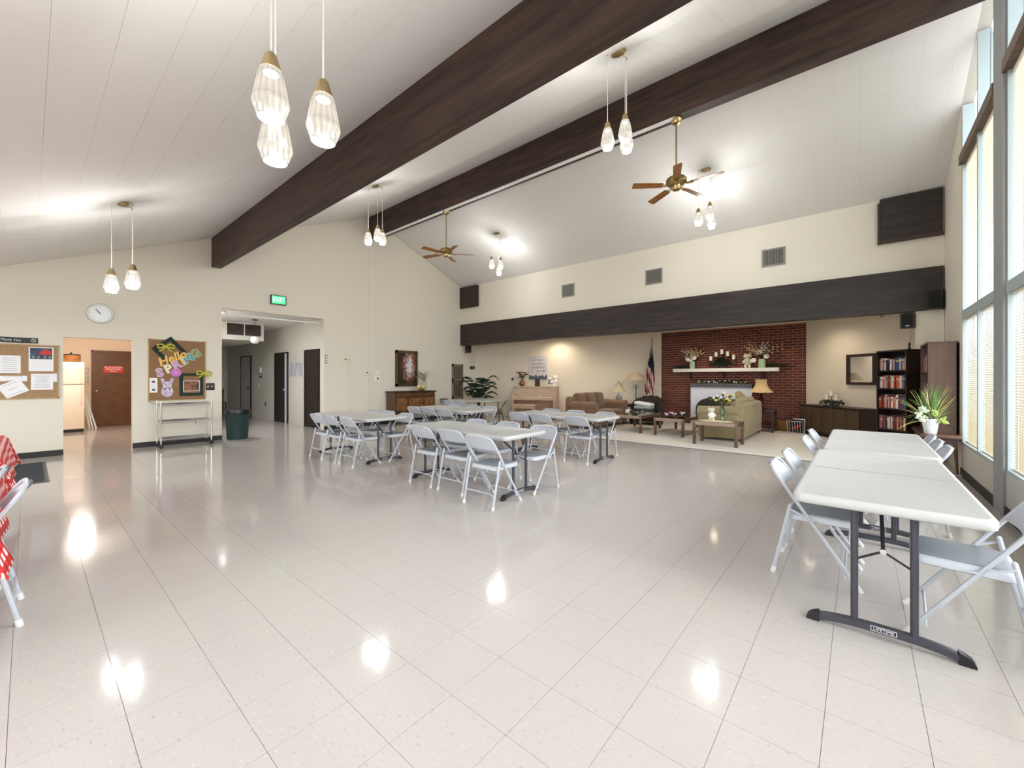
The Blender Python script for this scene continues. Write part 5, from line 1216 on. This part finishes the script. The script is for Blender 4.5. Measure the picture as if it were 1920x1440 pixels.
# end tables and lamps
M('lamp_tan', (192, 176, 148), .8); M('lamp_gold', (206, 178, 130), .8); M('lamp_base_dark', (56, 30, 26), .35); M('porcelain', (234, 230, 226), .25, var=.6, vscale=9, col2=(60, 40, 40))
def end_table(label, loc, a, b, h):
    t = thing('end_table', label, 'table', loc); h -= loc[2]
    box_part('top', (-a, -b, h - .03), (a, b, h), 'walnut_top', t, r=.006); box_part('apron', (-a + .02, -b + .02, h - .10), (a - .02, b - .02, h - .03), 'foot_wood', t); box_part('shelf', (-a + .03, -b + .03, .16), (a - .03, b - .03, .18), 'foot_wood', t)
    for x in (-a + .03, a - .03):
        for y in (-b + .03, b - .03): box_part('leg', (x - .025, y - .025, 0), (x + .025, y + .025, h - .03), 'foot_wood', t)
    return t
end_table('dark end table at the far end of the brown sofa', (-5.55, 11.70, .012), .27, .25, .58)
end_table('dark end table behind the khaki sofa', (-1.86, 12.04, .012), .27, .27, .56)
def shade(par, z0, z1, r0, r1, mat, n=32, bell=.012):
    m = MB(); k = 8; pr_ = [(r0 + (r1 - r0) * (i / k) - bell * math.sin(PI * i / k) * 2, z0 + (z1 - z0) * i / k) for i in range(k + 1)]; m.lathe(pr_ + [(r - .004, z) for r, z in reversed(pr_)], n, caps=False); return m.build('shade', mat, par)
t = thing('table_lamp', 'porcelain table lamp with a tan bell shade beside the brown sofa', 'lamp', (-5.62, 11.70, .58)); MB().lathe([(.07, 0), (.075, .02), (.05, .03)], 20).build('foot', 'porcelain', t); MB().ball((0, 0, .16), (.10, .10, .13), 18, 12).build('base', 'porcelain', t); MB().cyl((0, 0, .28), (0, 0, .62), .01).build('stem', 'old_brass', t); shade(t, .36, .62, .22, .10, 'lamp_tan', bell=.02); MB().ball((0, 0, .65), .022, 10, 8).build('finial', 'foot_wood', t)
t = thing('table_lamp', 'dark turned table lamp with a golden bell shade behind the khaki sofa', 'lamp', (-1.90, 12.04, .56)); MB().lathe([(.11, 0), (.11, .025), (.04, .05), (.03, .10), (.065, .22), (.075, .27), (.04, .31), (.05, .34), (.02, .40)], 24).build('base', 'lamp_base_dark', t); MB().cyl((0, 0, .38), (0, 0, .74), .01).build('stem', 'old_brass', t); shade(t, .43, .76, .27, .13, 'lamp_gold', bell=.028); MB().ball((0, 0, .78), .018, 10, 8).build('finial', 'foot_wood', t)
t = thing('floor_lamp', 'slim floor lamp with a wide cone shade left of the flag', 'lamp', (-5.28, 12.18, .012)); MB().lathe([(.13, 0), (.13, .02), (.03, .05)], 24).build('base', 'foot_wood', t); MB().cyl((0, 0, .04), (0, 0, 1.50), .013).build('pole', 'lamp_base_dark', t); shade(t, 1.27, 1.51, .30, .10, 'lamp_tan', bell=-.008); MB().cyl((0, 0, 1.16), (0, 0, 1.30), .018, .018).build('candle_sleeve', 'white_plastic', t)
for sg in (-1, 1): MB().tube(arc((0, 0, 1.05), (sg * .09, 0, 1.02), (sg * .07, 0, 1.12), 6), .008, 6).build('scroll', 'lamp_base_dark', t)
t = thing('tissue_box', 'small white box on the floor shelf beside the brown sofa', 'box', (-5.34, 11.60, .192)); box_part('carton', (-.10, -.06, 0), (.10, .06, .14), 'white_plastic', t, r=.004); box_part('slot', (-.05, -.02, .14), (.05, .02, .142), 'grey_plastic', t)
# flag
def flag_mat():
    m = bpy.data.materials.new('flag_stars'); m.use_nodes = True; nt = m.node_tree; b = nt.nodes['Principled BSDF']; b.inputs['Roughness'].default_value = .7
    tc = nt.nodes.new('ShaderNodeTexCoord'); v = nt.nodes.new('ShaderNodeTexVoronoi'); v.inputs['Scale'].default_value = 16; v.inputs['Randomness'].default_value = .25; nt.links.new(tc.outputs['Object'], v.inputs['Vector'])
    g = nt.nodes.new('ShaderNodeMath'); g.operation = 'LESS_THAN'; g.inputs[1].default_value = .30; nt.links.new(v.outputs['Distance'], g.inputs[0]); mx = nt.nodes.new('ShaderNodeMix'); mx.data_type = 'RGBA'; nt.links.new(g.outputs[0], mx.inputs[0]); mx.inputs[6].default_value = rgb((22, 28, 54)); mx.inputs[7].default_value = rgb((226, 226, 230)); nt.links.new(mx.outputs[2], b.inputs['Base Color']); MATS['flag_stars'] = m
flag_mat(); M('flag_red', (130, 30, 38), .7); M('flag_white', (222, 206, 200), .7)
fg_ = thing('national_flag', 'striped flag with stars draped on a pole beside the bricks', 'flag', (-4.86, 12.40, .012)); MB().lathe([(.12, 0), (.12, .03), (.03, .06), (.02, .12)], 20).build('stand', 'brass', fg_); MB().cyl((0, 0, .05), (0, 0, 2.46), .012).build('pole', 'door_brown', fg_)
m = MB(); m.lathe([(.02, 2.46), (.028, 2.49), (.01, 2.52), (.022, 2.55), (.002, 2.60)], 12); m.build('finial', 'brass', fg_)
m = MB(); nu, nv = 28, 26; vs = []; fs = []; mi = []
for j in range(nv + 1):
    v = j / nv; z = 2.32 - 1.42 * v; wdt = .03 + .26 * min(1, v * 1.6) - .10 * max(0, v - .7)
    for i in range(nu + 1):
        u = i / nu; x = -.16 * min(1, v * 1.3) * .6 + wdt * (u - .35); vs.append((x, -.02 - .04 * math.sin(u * 18 + v * 2) * min(1, v * 3) - .02, z - .30 * abs(u - .35) * v * (1 + .3 * math.sin(u * 9))))
for j in range(nv):
    for i in range(nu):
        a = j * (nu + 1) + i; fs.append((a, a + 1, a + nu + 2, a + nu + 1)); v = j / nv; u = i / nu; mi.append(0 if v < .36 + .18 * u else 1 + (int((u * 1.1 - v * .75 + 2) * 7.5) % 2))
fm = bpy.data.meshes.new('cloth'); fm.from_pydata(vs, [], fs)
for q in ('flag_stars', 'flag_red', 'flag_white'): fm.materials.append(MATS[q])
fm.polygons.foreach_set('material_index', mi); fm.polygons.foreach_set('use_smooth', [True] * len(fs)); fo = link('cloth', fm, fg_); fo.modifiers.new('thick', 'SOLIDIFY').thickness = .003

# ------------------------------------------------------------------ fireplace and mantel
M('mantel_white', (232, 228, 222), .5); M('cover_white', (222, 226, 236), .4); M('mantel_grey', (96, 94, 96), .6, var=.2, vscale=8)
fp = thing('fireplace_cover', 'white boxed fireplace cover with a grey top on the brick wall', 'fireplace', (-2.99, YBR - .012, .012))
box_part('panel', (-.76, -.20, 0), (.76, 0, 1.08), 'cover_white', fp); box_part('top', (-.79, -.23, 1.08), (.79, 0, 1.19), 'mantel_grey', fp)
for sg in (-1, 1): box_part('side_trim', (sg * .76 - .03, -.206, 0), (sg * .76 + .03, -.20, 1.08), 'cover_white', fp)
he = thing('hearth', 'dark red brick hearth strip along the foot of the brick wall', 'hearth', (-1.62, YBR - .02, .012)); box_part('slab', (-.45, -.16, 0), (.58, 0, .05), 'brick_b', he)
for k in range(5): box_part('hearth_brick', (-.44 + k * .204, -.165, .005), (-.245 + k * .204, -.155, .048), 'brick_a', he)
ga = thing('lit_garland', 'dark garland with tiny lights along the fireplace top', 'garland', (-2.99, YBR - .12, 1.205)); g = MB(); lt = MB()
M('fairy_light', (255, 244, 220), .4, emit=1.2)
for k in range(150): x = random.uniform(-.62, .70); a = random.uniform(0, 6.28); g.tube([(x, 0, .03), (x + .05 * math.cos(a), .05 * math.sin(a), .03 + random.uniform(-.02, .07))], .005, 4)
for k in range(26): lt.ball((random.uniform(-.60, .68), random.uniform(-.06, -.03), random.uniform(.02, .08)), .007, 6, 4)
g.tube([(-.62, 0, .02), (.7, 0, .02)], .012, 6); tag(g.build('greenery', 'leaf_dark', ga), kind='stuff'); tag(lt.build('tiny_light', 'fairy_light', ga), kind='stuff')
mt_ = thing('mantel_shelf', 'long white mantel shelf on black brackets across the bricks', 'shelf', (-2.935, YBR - .012, 1.53)); box_part('board', (-1.34, -.26, 0), (1.34, 0, .10), 'mantel_white', mt_, r=.006)
for x in (-.88, .02, .98): m = MB(); m.box((x - .015, -.20, -.02), (x + .015, 0, 0)); m.box((x - .015, -.025, -.20), (x + .015, 0, 0)); m.tube([(x, -.01, -.17), (x, -.08, -.11), (x, -.17, -.02)], .01, 6); m.build('bracket', 'black_metal', mt_)
MZ = 1.63
def evergreen(label, loc, sx): 
    t = thing('evergreen_spray', label, 'greenery', loc); g = MB()
    for k in range(90): a = random.uniform(-.6, .6); b = random.uniform(0, 1); p = (sx * b * .30, random.uniform(-.06, .06), .02 + .10 * (1 - b) * random.random()); g.tube([p, (p[0] + sx * .08 * math.cos(a), p[1] + .06 * math.sin(a * 3), p[2] + random.uniform(.0, .07))], .004, 4)
    tag(g.build('needles', 'leaf_dark', t), kind='stuff'); MB().tube([(0, 0, .015), (sx * .30, 0, .02)], .006, 6).build('twig', 'twig', t)
evergreen('dark evergreen spray at the left end of the mantel', (-3.86, YBR - .12, MZ), -1.3); evergreen('dark evergreen spray at the right end of the mantel', (-1.92, YBR - .10, MZ), 1.5)
bouquet('flower_jar', 'green jar of white blossoms on the left of the mantel', (-3.76, YBR - .14, MZ), cyl_vase(.075, .22), 'vase_green', 44, .46, .40, ['blossom_cream', 'blossom_white', 'blossom_white', 'twig'], size=.017, heads=5, leaves=6, clip=(0, 1, .07))
bouquet('flower_jar', 'green jar of white blossoms on the right of the mantel', (-1.98, YBR - .15, MZ), cyl_vase(.085, .24), 'vase_green', 48, .52, .50, ['blossom_cream', 'blossom_white', 'blossom_cream', 'twig'], size=.017, heads=5, leaves=8, clip=(0, 1, .07))
M('petal_white', (246, 240, 230), .7)
for lab, xs in (('left', ((-3.86, .28), (-3.68, .32), (-3.78, .26))), ('right', ((-2.16, .20), (-1.87, .30), (-2.04, .42)))):
    for k, (x, z) in enumerate(xs):
        t = thing('silk_flower', 'large white silk flower in the %s mantel jar, %s' % (lab, ('first', 'second', 'third')[k] + ' from left'), 'flower', (x, YBR - .22, MZ + z), group='white silk flowers')
        for q in range(6): a = q * PI / 3; m = MB(); m.ball((.035 * math.cos(a), -.01, .035 * math.sin(a)), (.034, .016, .034), 8, 6); m.build('petal', 'petal_white', t)
cn = thing('candelabra', 'black five-candle holder with white candles and dark foliage on the mantel', 'candle holder', (-2.96, YBR - .14, MZ)); m = MB()
M('wax', (242, 238, 226), .5)
for k, (x, z) in enumerate(((-.29, .22), (-.15, .33), (0, .40), (.15, .34), (.30, .24))): m.tube(arc((0, 0, .05), (x * .9, 0, .04), (x, 0, z), 8), .008, 6); MB().cyl((x, 0, z), (x, 0, z + .13), .04, n=16).build('candle', 'wax', cn); MB().lathe([(.01, z - .02), (.05, z - .006), (.05, z)], 14, (x, 0, 0)).build('cup', 'black_metal', cn)
m.lathe([(.10, 0), (.10, .015), (.02, .03), (.015, .2)], 16); m.build('stand', 'black_metal', cn); g = MB()
for k in range(160): a = random.uniform(0, 6.28); r_ = random.uniform(.02, .32); p = (r_ * math.cos(a), .10 * math.sin(a), .24 * (1 - r_ / .36) + .02); g.add([p, (p[0] + .03, p[1] - .02, p[2] + .02), (p[0] + .04 * math.cos(a), p[1] - .04, p[2] + .06), (p[0] - .02, p[1] - .02, p[2] + .03)], [(0, 1, 2, 3)])
tag(g.build('foliage', 'leaf_dark', cn, smooth=False), kind='stuff')
rabbit('cream plush rabbit in a green vest standing on the mantel', (-2.32, YBR - .15, MZ), .15, 1.05, 'plush_cream', 'dress_green')
plate('wall_outlet', 0, 0, .20, .07, 'white_plastic', 'white outlet strip on the bricks beside the golden lamp', 'outlet', .02, knob=[(-.05, 0, .03, .03, 'grey_plastic'), (.05, 0, .03, .03, 'grey_plastic')], fr=frame((-2.06, YBR - .014, .99), (1, 0)))
# basket, magazine rack
M('wicker_gold', (168, 118, 52), .6, var=.4, vscale=30, bump=.6, bscale=80)
ba = thing('wicker_basket', 'golden brown boat-shaped basket on the carpet by the bricks', 'basket', (-1.42, 12.46, .012)); m = MB(); R1 = []
for (sx, sy, z) in ((.20, .12, 0), (.28, .17, .08), (.29, .20, .18), (.30, .21, .22), (.285, .195, .22), (.27, .16, .10), (.10, .06, .03)): R1.append([(sx * math.cos(q * PI / 14), sy * math.sin(q * PI / 14), z + (.10 * (math.cos(q * PI / 14)) ** 2 if z > .2 else 0)) for q in range(28)])
m.loft(R1); m.build('body', 'wicker_gold', ba); MB().tube([(-.30, 0, .32), (-.31, .03, .34), (-.30, .06, .32)], .01, 6).build('handle', 'wicker_gold', ba)
mr_ = thing('magazine_rack', 'white wire magazine rack beside the low cabinet', 'rack', (-1.17, 12.12, .012), -.3)
mr_.scale = (.8, .8, .85)
for y in (-.12, .12):
    m = MB(); m.tube([(-.20, y * .6, .0), (-.22, y, .34), (.22, y, .34), (.20, y * .6, 0.0), (-.20, y * .6, 0.0)], .008, 6)
    for k in range(5): x = -.14 + .07 * k; m.tube([(x, y * .62, .01), (x, y, .34)], .005, 5)
    m.build('wire_side', 'white_paint', mr_)
m = MB(); [m.tube([(x, -.072, .01), (x, .072, .01)], .006, 5) for x in (-.2, -.07, .07, .2)]; m.build('base', 'white_paint', mr_)
for k, (mt, lab) in enumerate((('photo_red', 'red and black magazine in front of the white rack'), ('black', 'black magazine in the white rack'), ('paper', 'white magazine at the back of the white rack'))):
    t = thing('magazine', lab, 'magazine', (-1.17 + .012 * k, 12.08 + .03 * k, .03), -.3); m = MB(); m.box((-.14 + .02 * k, -.006, 0), (.15, .006, .29 + .02 * k), T=Matrix.Rotation(-.1, 3, 'X')); m.build('pages', 'paper', t, smooth=False); m = MB(); m.box((-.142 + .02 * k, -.009, 0), (.152, -.006, .292 + .02 * k), T=Matrix.Rotation(-.1, 3, 'X')); m.build('cover', 'black' if k < 2 else 'paper', t, smooth=False)
    if k == 0: m = MB(); m.prism([(-.08, .06), (.02, .10), (.11, .20), (.02, .17), (-.10, .12)], .010, .0115, T=Matrix.Rotation(PI / 2 - .1, 3, 'X')); m.build('cover_art', 'photo_red', t, smooth=False)

# low cabinet, mirror and candle wreath on the angled right wall
M('cabinet_brown', (84, 66, 46), .45, var=.2, vscale=4, stretch=(6, 6, 1)); M('cabinet_dark', (52, 36, 26), .45)
lc = thing('low_cabinet', 'long low brown cabinet under the mirror', 'cabinet', PR(1.16, .23, .012), aR)
box_part('body', (-.82, -.20, .08), (.82, .21, .68), 'cabinet_dark', lc); box_part('top', (-.85, -.23, .68), (.85, .22, .705), 'cabinet_dark', lc); box_part('plinth', (-.78, -.16, 0), (.78, .18, .08), 'black', lc)
for k in range(5): d = box_part('door', (-.81 + k * .325, -.215, .10), (-.50 + k * .325, -.20, .66), 'cabinet_brown', lc, r=.004); box_part('door_edge', (-.812 + k * .325, -.219, .10), (-.802 + k * .325, -.215, .66), 'gilt', d)
mi_ = thing('wall_mirror', 'dark framed mirror beside the bookcase', 'mirror', mat=frame(PR(1.57, 0, 1.54), (dR.x, dR.y)))
M('mirror', (210, 210, 210), .03, metal=1); box_part('glass', (-.29, -.28, .02), (.29, .28, .025), 'mirror', mi_)
for a, b in (((-.345, -.335), (.345, -.275)), ((-.345, .275), (.345, .335)), ((-.345, -.275), (-.285, .275)), ((.285, -.275), (.345, .275))): box_part('frame_rail', (a[0], a[1], 0), (b[0], b[1], .05), 'door_dark', mi_)
cw_ = thing('candle_wreath', 'three white candles in an iron holder ringed by greenery on the cabinet', 'candle holder', PR(1.05, .24, .717), aR)
m = MB(); m.lathe([(.16, 0), (.16, .015), (.02, .03)], 20)
for x, z in ((-.13, .14), (0, .22), (.13, .13)): m.tube([(0, 0, .02), (x * .6, 0, .10), (x, 0, z)], .008, 6); MB().cyl((x, 0, z), (x, 0, z + .12), .038, n=16).build('candle', 'wax', cw_); MB().cyl((x, 0, z - .01), (x, 0, z), .05, n=14).build('cup', 'black_metal', cw_)
m.build('stand', 'black_metal', cw_); g = MB()
for k in range(170): a = random.uniform(0, 6.28); r_ = random.uniform(.10, .24); p = (r_ * math.cos(a) * 1.15, r_ * math.sin(a) * .7, .02 + .08 * random.random()); q = Vector((random.uniform(-.05, .05), random.uniform(-.04, .04), random.uniform(.01, .06))); g.add([p, tuple(Vector(p) + q * .5 + Vector((.012, .01, 0))), tuple(Vector(p) + q), tuple(Vector(p) + q * .5 - Vector((.012, .01, 0)))], [(0, 1, 2, 3)])
tag(g.build('wreath', 'leaf_dark', cw_, smooth=False), kind='stuff')

# bookcase with books
M('bookcase', (44, 28, 24), .5, var=.2, vscale=4, stretch=(6, 6, 1)); aB = math.radians(-49.7)
bc = thing('bookcase', 'tall dark wooden bookcase full of books beside the mirror', 'bookcase', (.51, 9.67, .012), aB); BW, BD, BHt = .28, .125, 1.82
for sg in (-1, 1): box_part('side', (sg * BW - (.02 if sg > 0 else 0), -BD, 0), (sg * BW + (.02 if sg < 0 else 0), BD, BHt), 'bookcase', bc)
box_part('back', (-BW, BD - .01, 0), (BW, BD, BHt), 'bookcase', bc); box_part('top', (-BW, -BD, BHt - .025), (BW, BD, BHt), 'bookcase', bc)
shz = (.08, .46, .82, 1.165, 1.475)
for z in shz: box_part('shelf', (-BW + .02, -BD + .005, z - .022), (BW - .02, BD - .01, z), 'bookcase', bc)
BCOL = [(214, 206, 196), (120, 50, 46), (90, 34, 40), (190, 150, 130), (60, 40, 44), (230, 226, 220), (176, 120, 80), (54, 70, 110), (140, 130, 130), (200, 90, 60), (36, 30, 34), (120, 96, 150), (222, 190, 120), (70, 100, 130)]
for i, c_ in enumerate(BCOL): M('book_%d' % i, c_, .6)
RB = Matrix.Rotation(aB, 3, 'Z'); rown = ('lowest', 'second', 'third', 'fourth', 'top'); colour_words = ['ivory', 'red brown', 'maroon', 'tan', 'dark plum', 'white', 'light brown', 'navy', 'grey', 'orange red', 'black', 'violet', 'yellow', 'blue']
def book(x, y, z, w_, h_, d, ci, lab, grp, base, R_, rz, tilt=0.):
    p = Vector(base) + R_ @ Vector((x, y, z)); t = thing('book', lab, 'book', tuple(p), rz, grp); T_ = Matrix.Rotation(tilt, 3, 'Y')
    m = MB(); m.box((0, -d / 2, 0), (w_, d / 2, h_), T=T_); m.build('cover', 'book_%d' % ci, t, smooth=False); m = MB(); m.box((w_ * .12, -d / 2 + .008, h_ * .995), (w_ * .88, d / 2 - .001, h_ * 1.004), T=T_); m.build('pages', 'paper_cream', t, smooth=False)
    m = MB(); m.box((w_ * .1, -d / 2 - .0008, h_ * .68), (w_ * .9, -d / 2, h_ * .80), T=T_); m.build('spine_label', 'book_%d' % ((ci + 5) % 14), t, smooth=False)
for ri, z in enumerate(shz):
    if ri == 0: continue
    x = -BW + .024; n = 0; ORD = ('first second third fourth fifth sixth seventh eighth ninth tenth eleventh twelfth thirteenth fourteenth fifteenth sixteenth seventeenth eighteenth nineteenth twentieth last').split()
    while x < BW - .05:
        w_ = random.uniform(.018, .036); h_ = random.uniform(.19, .235) * (1.0 if ri < 4 else .95); ci = random.randrange(14) if ri != 2 else random.choice((7, 9, 13, 2, 6, 5, 12, 1, 3))
        book(x, -.02, z + .0015, w_, h_, .15, ci, '%s book, %s from the left, %s visible shelf of the dark bookcase' % (colour_words[ci], ORD[min(n, 20)], rown[ri - 1]), 'books in the dark bookcase, %s visible shelf' % rown[ri - 1], (.51, 9.67, .012), RB, aB); x += w_ + .0015; n += 1
w_ = thing('bookend', 'small dark figure on top of the bookcase', 'ornament', tuple(Vector((.51, 9.67, 1.832)) + RB @ Vector((.20, 0, 0)))); MB().lathe([(.02, 0), (.02, .01), (.012, .06), (.02, .09), (.004, .10)], 10).build('body', 'black', w_); MB().ball((0, 0, .105), .014, 8, 6).build('head', 'black', w_)

# walnut cupboard on a bench with the grass plant
M('walnut_panel', (110, 78, 64), .45, var=.25, vscale=2.5, stretch=(5, 5, .5), coat=.1); M('walnut_dark', (72, 48, 40), .5, var=.25, vscale=2.5, stretch=(5, 5, .5))
bb = thing('walnut_bench', 'low walnut bench with tapered legs under the cupboard', 'bench', (.865, 8.84, .012)); box_part('seat', (-.205, -.62, .50), (.205, .62, .545), 'walnut_panel', bb, r=.006); box_part('rail', (-.17, -.55, .42), (.17, .55, .50), 'walnut_dark', bb)
for x in (-.15, .15):
    for y in (-.52, .52): MB().cyl((x * 1.12, y * 1.05, 0), (x, y, .45), .014, .024).build('leg', 'walnut_panel', bb)
hu = thing('walnut_cupboard', 'tall walnut cupboard with open shelves standing by the windows', 'cupboard', (.915, 8.98, .558), -PI / 2)
for sg in (-1, 1): box_part('side', (sg * .47 - (.025 if sg > 0 else 0), -.15, 0), (sg * .47 + (.025 if sg < 0 else 0), .15, 1.30), 'walnut_panel', hu)
box_part('back', (-.47, .138, 0), (.47, .15, 1.30), 'walnut_dark', hu); box_part('top', (-.48, -.155, 1.30), (.48, .155, 1.325), 'walnut_panel', hu)
for z in (.0, .42, .86): box_part('shelf', (-.445, -.14, z), (.445, .138, z + .02), 'walnut_dark', hu)
box_part('door', (-.445, -.155, .02), (-.10, -.142, .41), 'walnut_panel', hu); RH = Matrix.Rotation(-PI / 2, 3, 'Z')
for rn_, z in (('middle', .442), ('upper', .882)):
    x = -.43; n = 0
    while x < .40:
        w_ = random.uniform(.038, .055); ci = random.randrange(14); book(x, -.03, z, w_, random.uniform(.2, .3), .17, ci, '%s book, %s from the left, %s shelf of the walnut cupboard' % (colour_words[ci], ORD[min(n, 20)], rn_), 'books in the walnut cupboard, %s shelf' % rn_, (.915, 8.98, .558), RH, -PI / 2); x += w_ + .002; n += 1
M('pot_white', (236, 238, 244), .3); M('grass_green', (108, 146, 72), .6, var=.3, vscale=6, col2=(60, 100, 50)); M('grass_tip', (226, 196, 130), .6); M('hydrangea', (236, 242, 226), .7); M('lime', (176, 204, 110), .7)
gp = thing('grass_plant', 'white pot of tall green grass and pale flowers on the walnut bench', 'plant', (.775, 8.335, .558)); MB().lathe([(.062, 0), (.066, .01), (.092, .20), (.098, .215), (.088, .215), (.08, .18)], 28).build('pot', 'pot_white', gp)
g = MB(); tp = MB()
for k in range(150):
    a = random.gauss(0, .75); az = random.uniform(-.5, .5); L = random.uniform(.36, .56); d = Vector((math.sin(a) * .95, -abs(math.sin(az)) * .55 - .05, math.cos(a) * .9)); d.normalize(); d = Vector((cs * d.x, sn * d.x, d.z)) + Vector((sn, -cs, 0)) * (.25 * random.random())
    b = Vector((random.uniform(-.05, .05), random.uniform(-.05, .05), .19)); mid = b + d * L * .6 + Vector((0, 0, .04)); e_ = b + d * L + Vector((0, 0, -.05 * abs(a))); e_.x = min(e_.x, .26); e_.y = min(e_.y, .15); e_.z = max(e_.z, .06); s_ = Vector((cs, sn, 0)) * .0045
    pth = [Vector(q) for q in arc(b, mid, e_, 4)]; vs = []
    for i, p in enumerate(pth): w2 = s_ * (1 - .7 * i / 4); vs += [tuple(p - w2), tuple(p + w2)]
    tgt = g if k % 5 else tp
    tgt.add(vs, [(2 * i, 2 * i + 1, 2 * i + 3, 2 * i + 2) for i in range(4)])
tag(g.build('grass_blades', 'grass_green', gp, smooth=False), kind='stuff'); tag(tp.build('dry_blades', 'grass_tip', gp, smooth=False), kind='stuff')
for (x, y, z), mt, r_ in (((-.13, -.12, .27), 'hydrangea', .05), ((-.08, -.12, .34), 'hydrangea', .045), ((-.10, -.13, .22), 'hydrangea', .045), ((.11, -.08, .20), 'lime', .05), ((.03, -.1, .31), 'lime', .035)):
    m = MB(); [m.ball((x + random.gauss(0, r_ * .5), y + random.gauss(0, r_ * .4), z + random.gauss(0, r_ * .5)), .015, 6, 4) for _ in range(22)]; m.build('flower_head', mt, gp)
# recessed alcove downlights (hidden behind the header; fireplace and sofa ones added to brighten the alcove)
M('downlight_lens', (255, 226, 180), .4, emit=6)
for k, (x, y, e_) in enumerate(((PL(3.15, .55)[0], PL(3.15, .55)[1], 15), (-2.9, 11.6, 16), (PR(1.1, .8)[0], PR(1.1, .8)[1], 11), (-5.6, 10.7, 11))):
    t = thing('recessed_downlight', 'round recessed downlight in the alcove ceiling, %s' % ('over the piano', 'added over the fireplace', 'over the low cabinet', 'added over the brown sofa')[k], 'light', (x, y, 2.82), group='alcove downlights'); MB().lathe([(.09, 0), (.09, -.008), (.07, -.01), (.068, 0)], 24).build('trim_ring', 'white_plastic', t); MB().cyl((0, 0, -.004), (0, 0, 0), .066, n=20).build('lens', 'downlight_lens', t)
    l = bpy.data.lights.new('downlight_bulb', 'SPOT'); l.energy = e_ * 3.3; l.color = (1, .86, .68); l.spot_size = 2.6; l.spot_blend = .8; l.shadow_soft_size = .07; lo = bpy.data.objects.new('downlight_bulb', l); COL.objects.link(lo); lo.parent = t; lo.location = (0, 0, -.02)
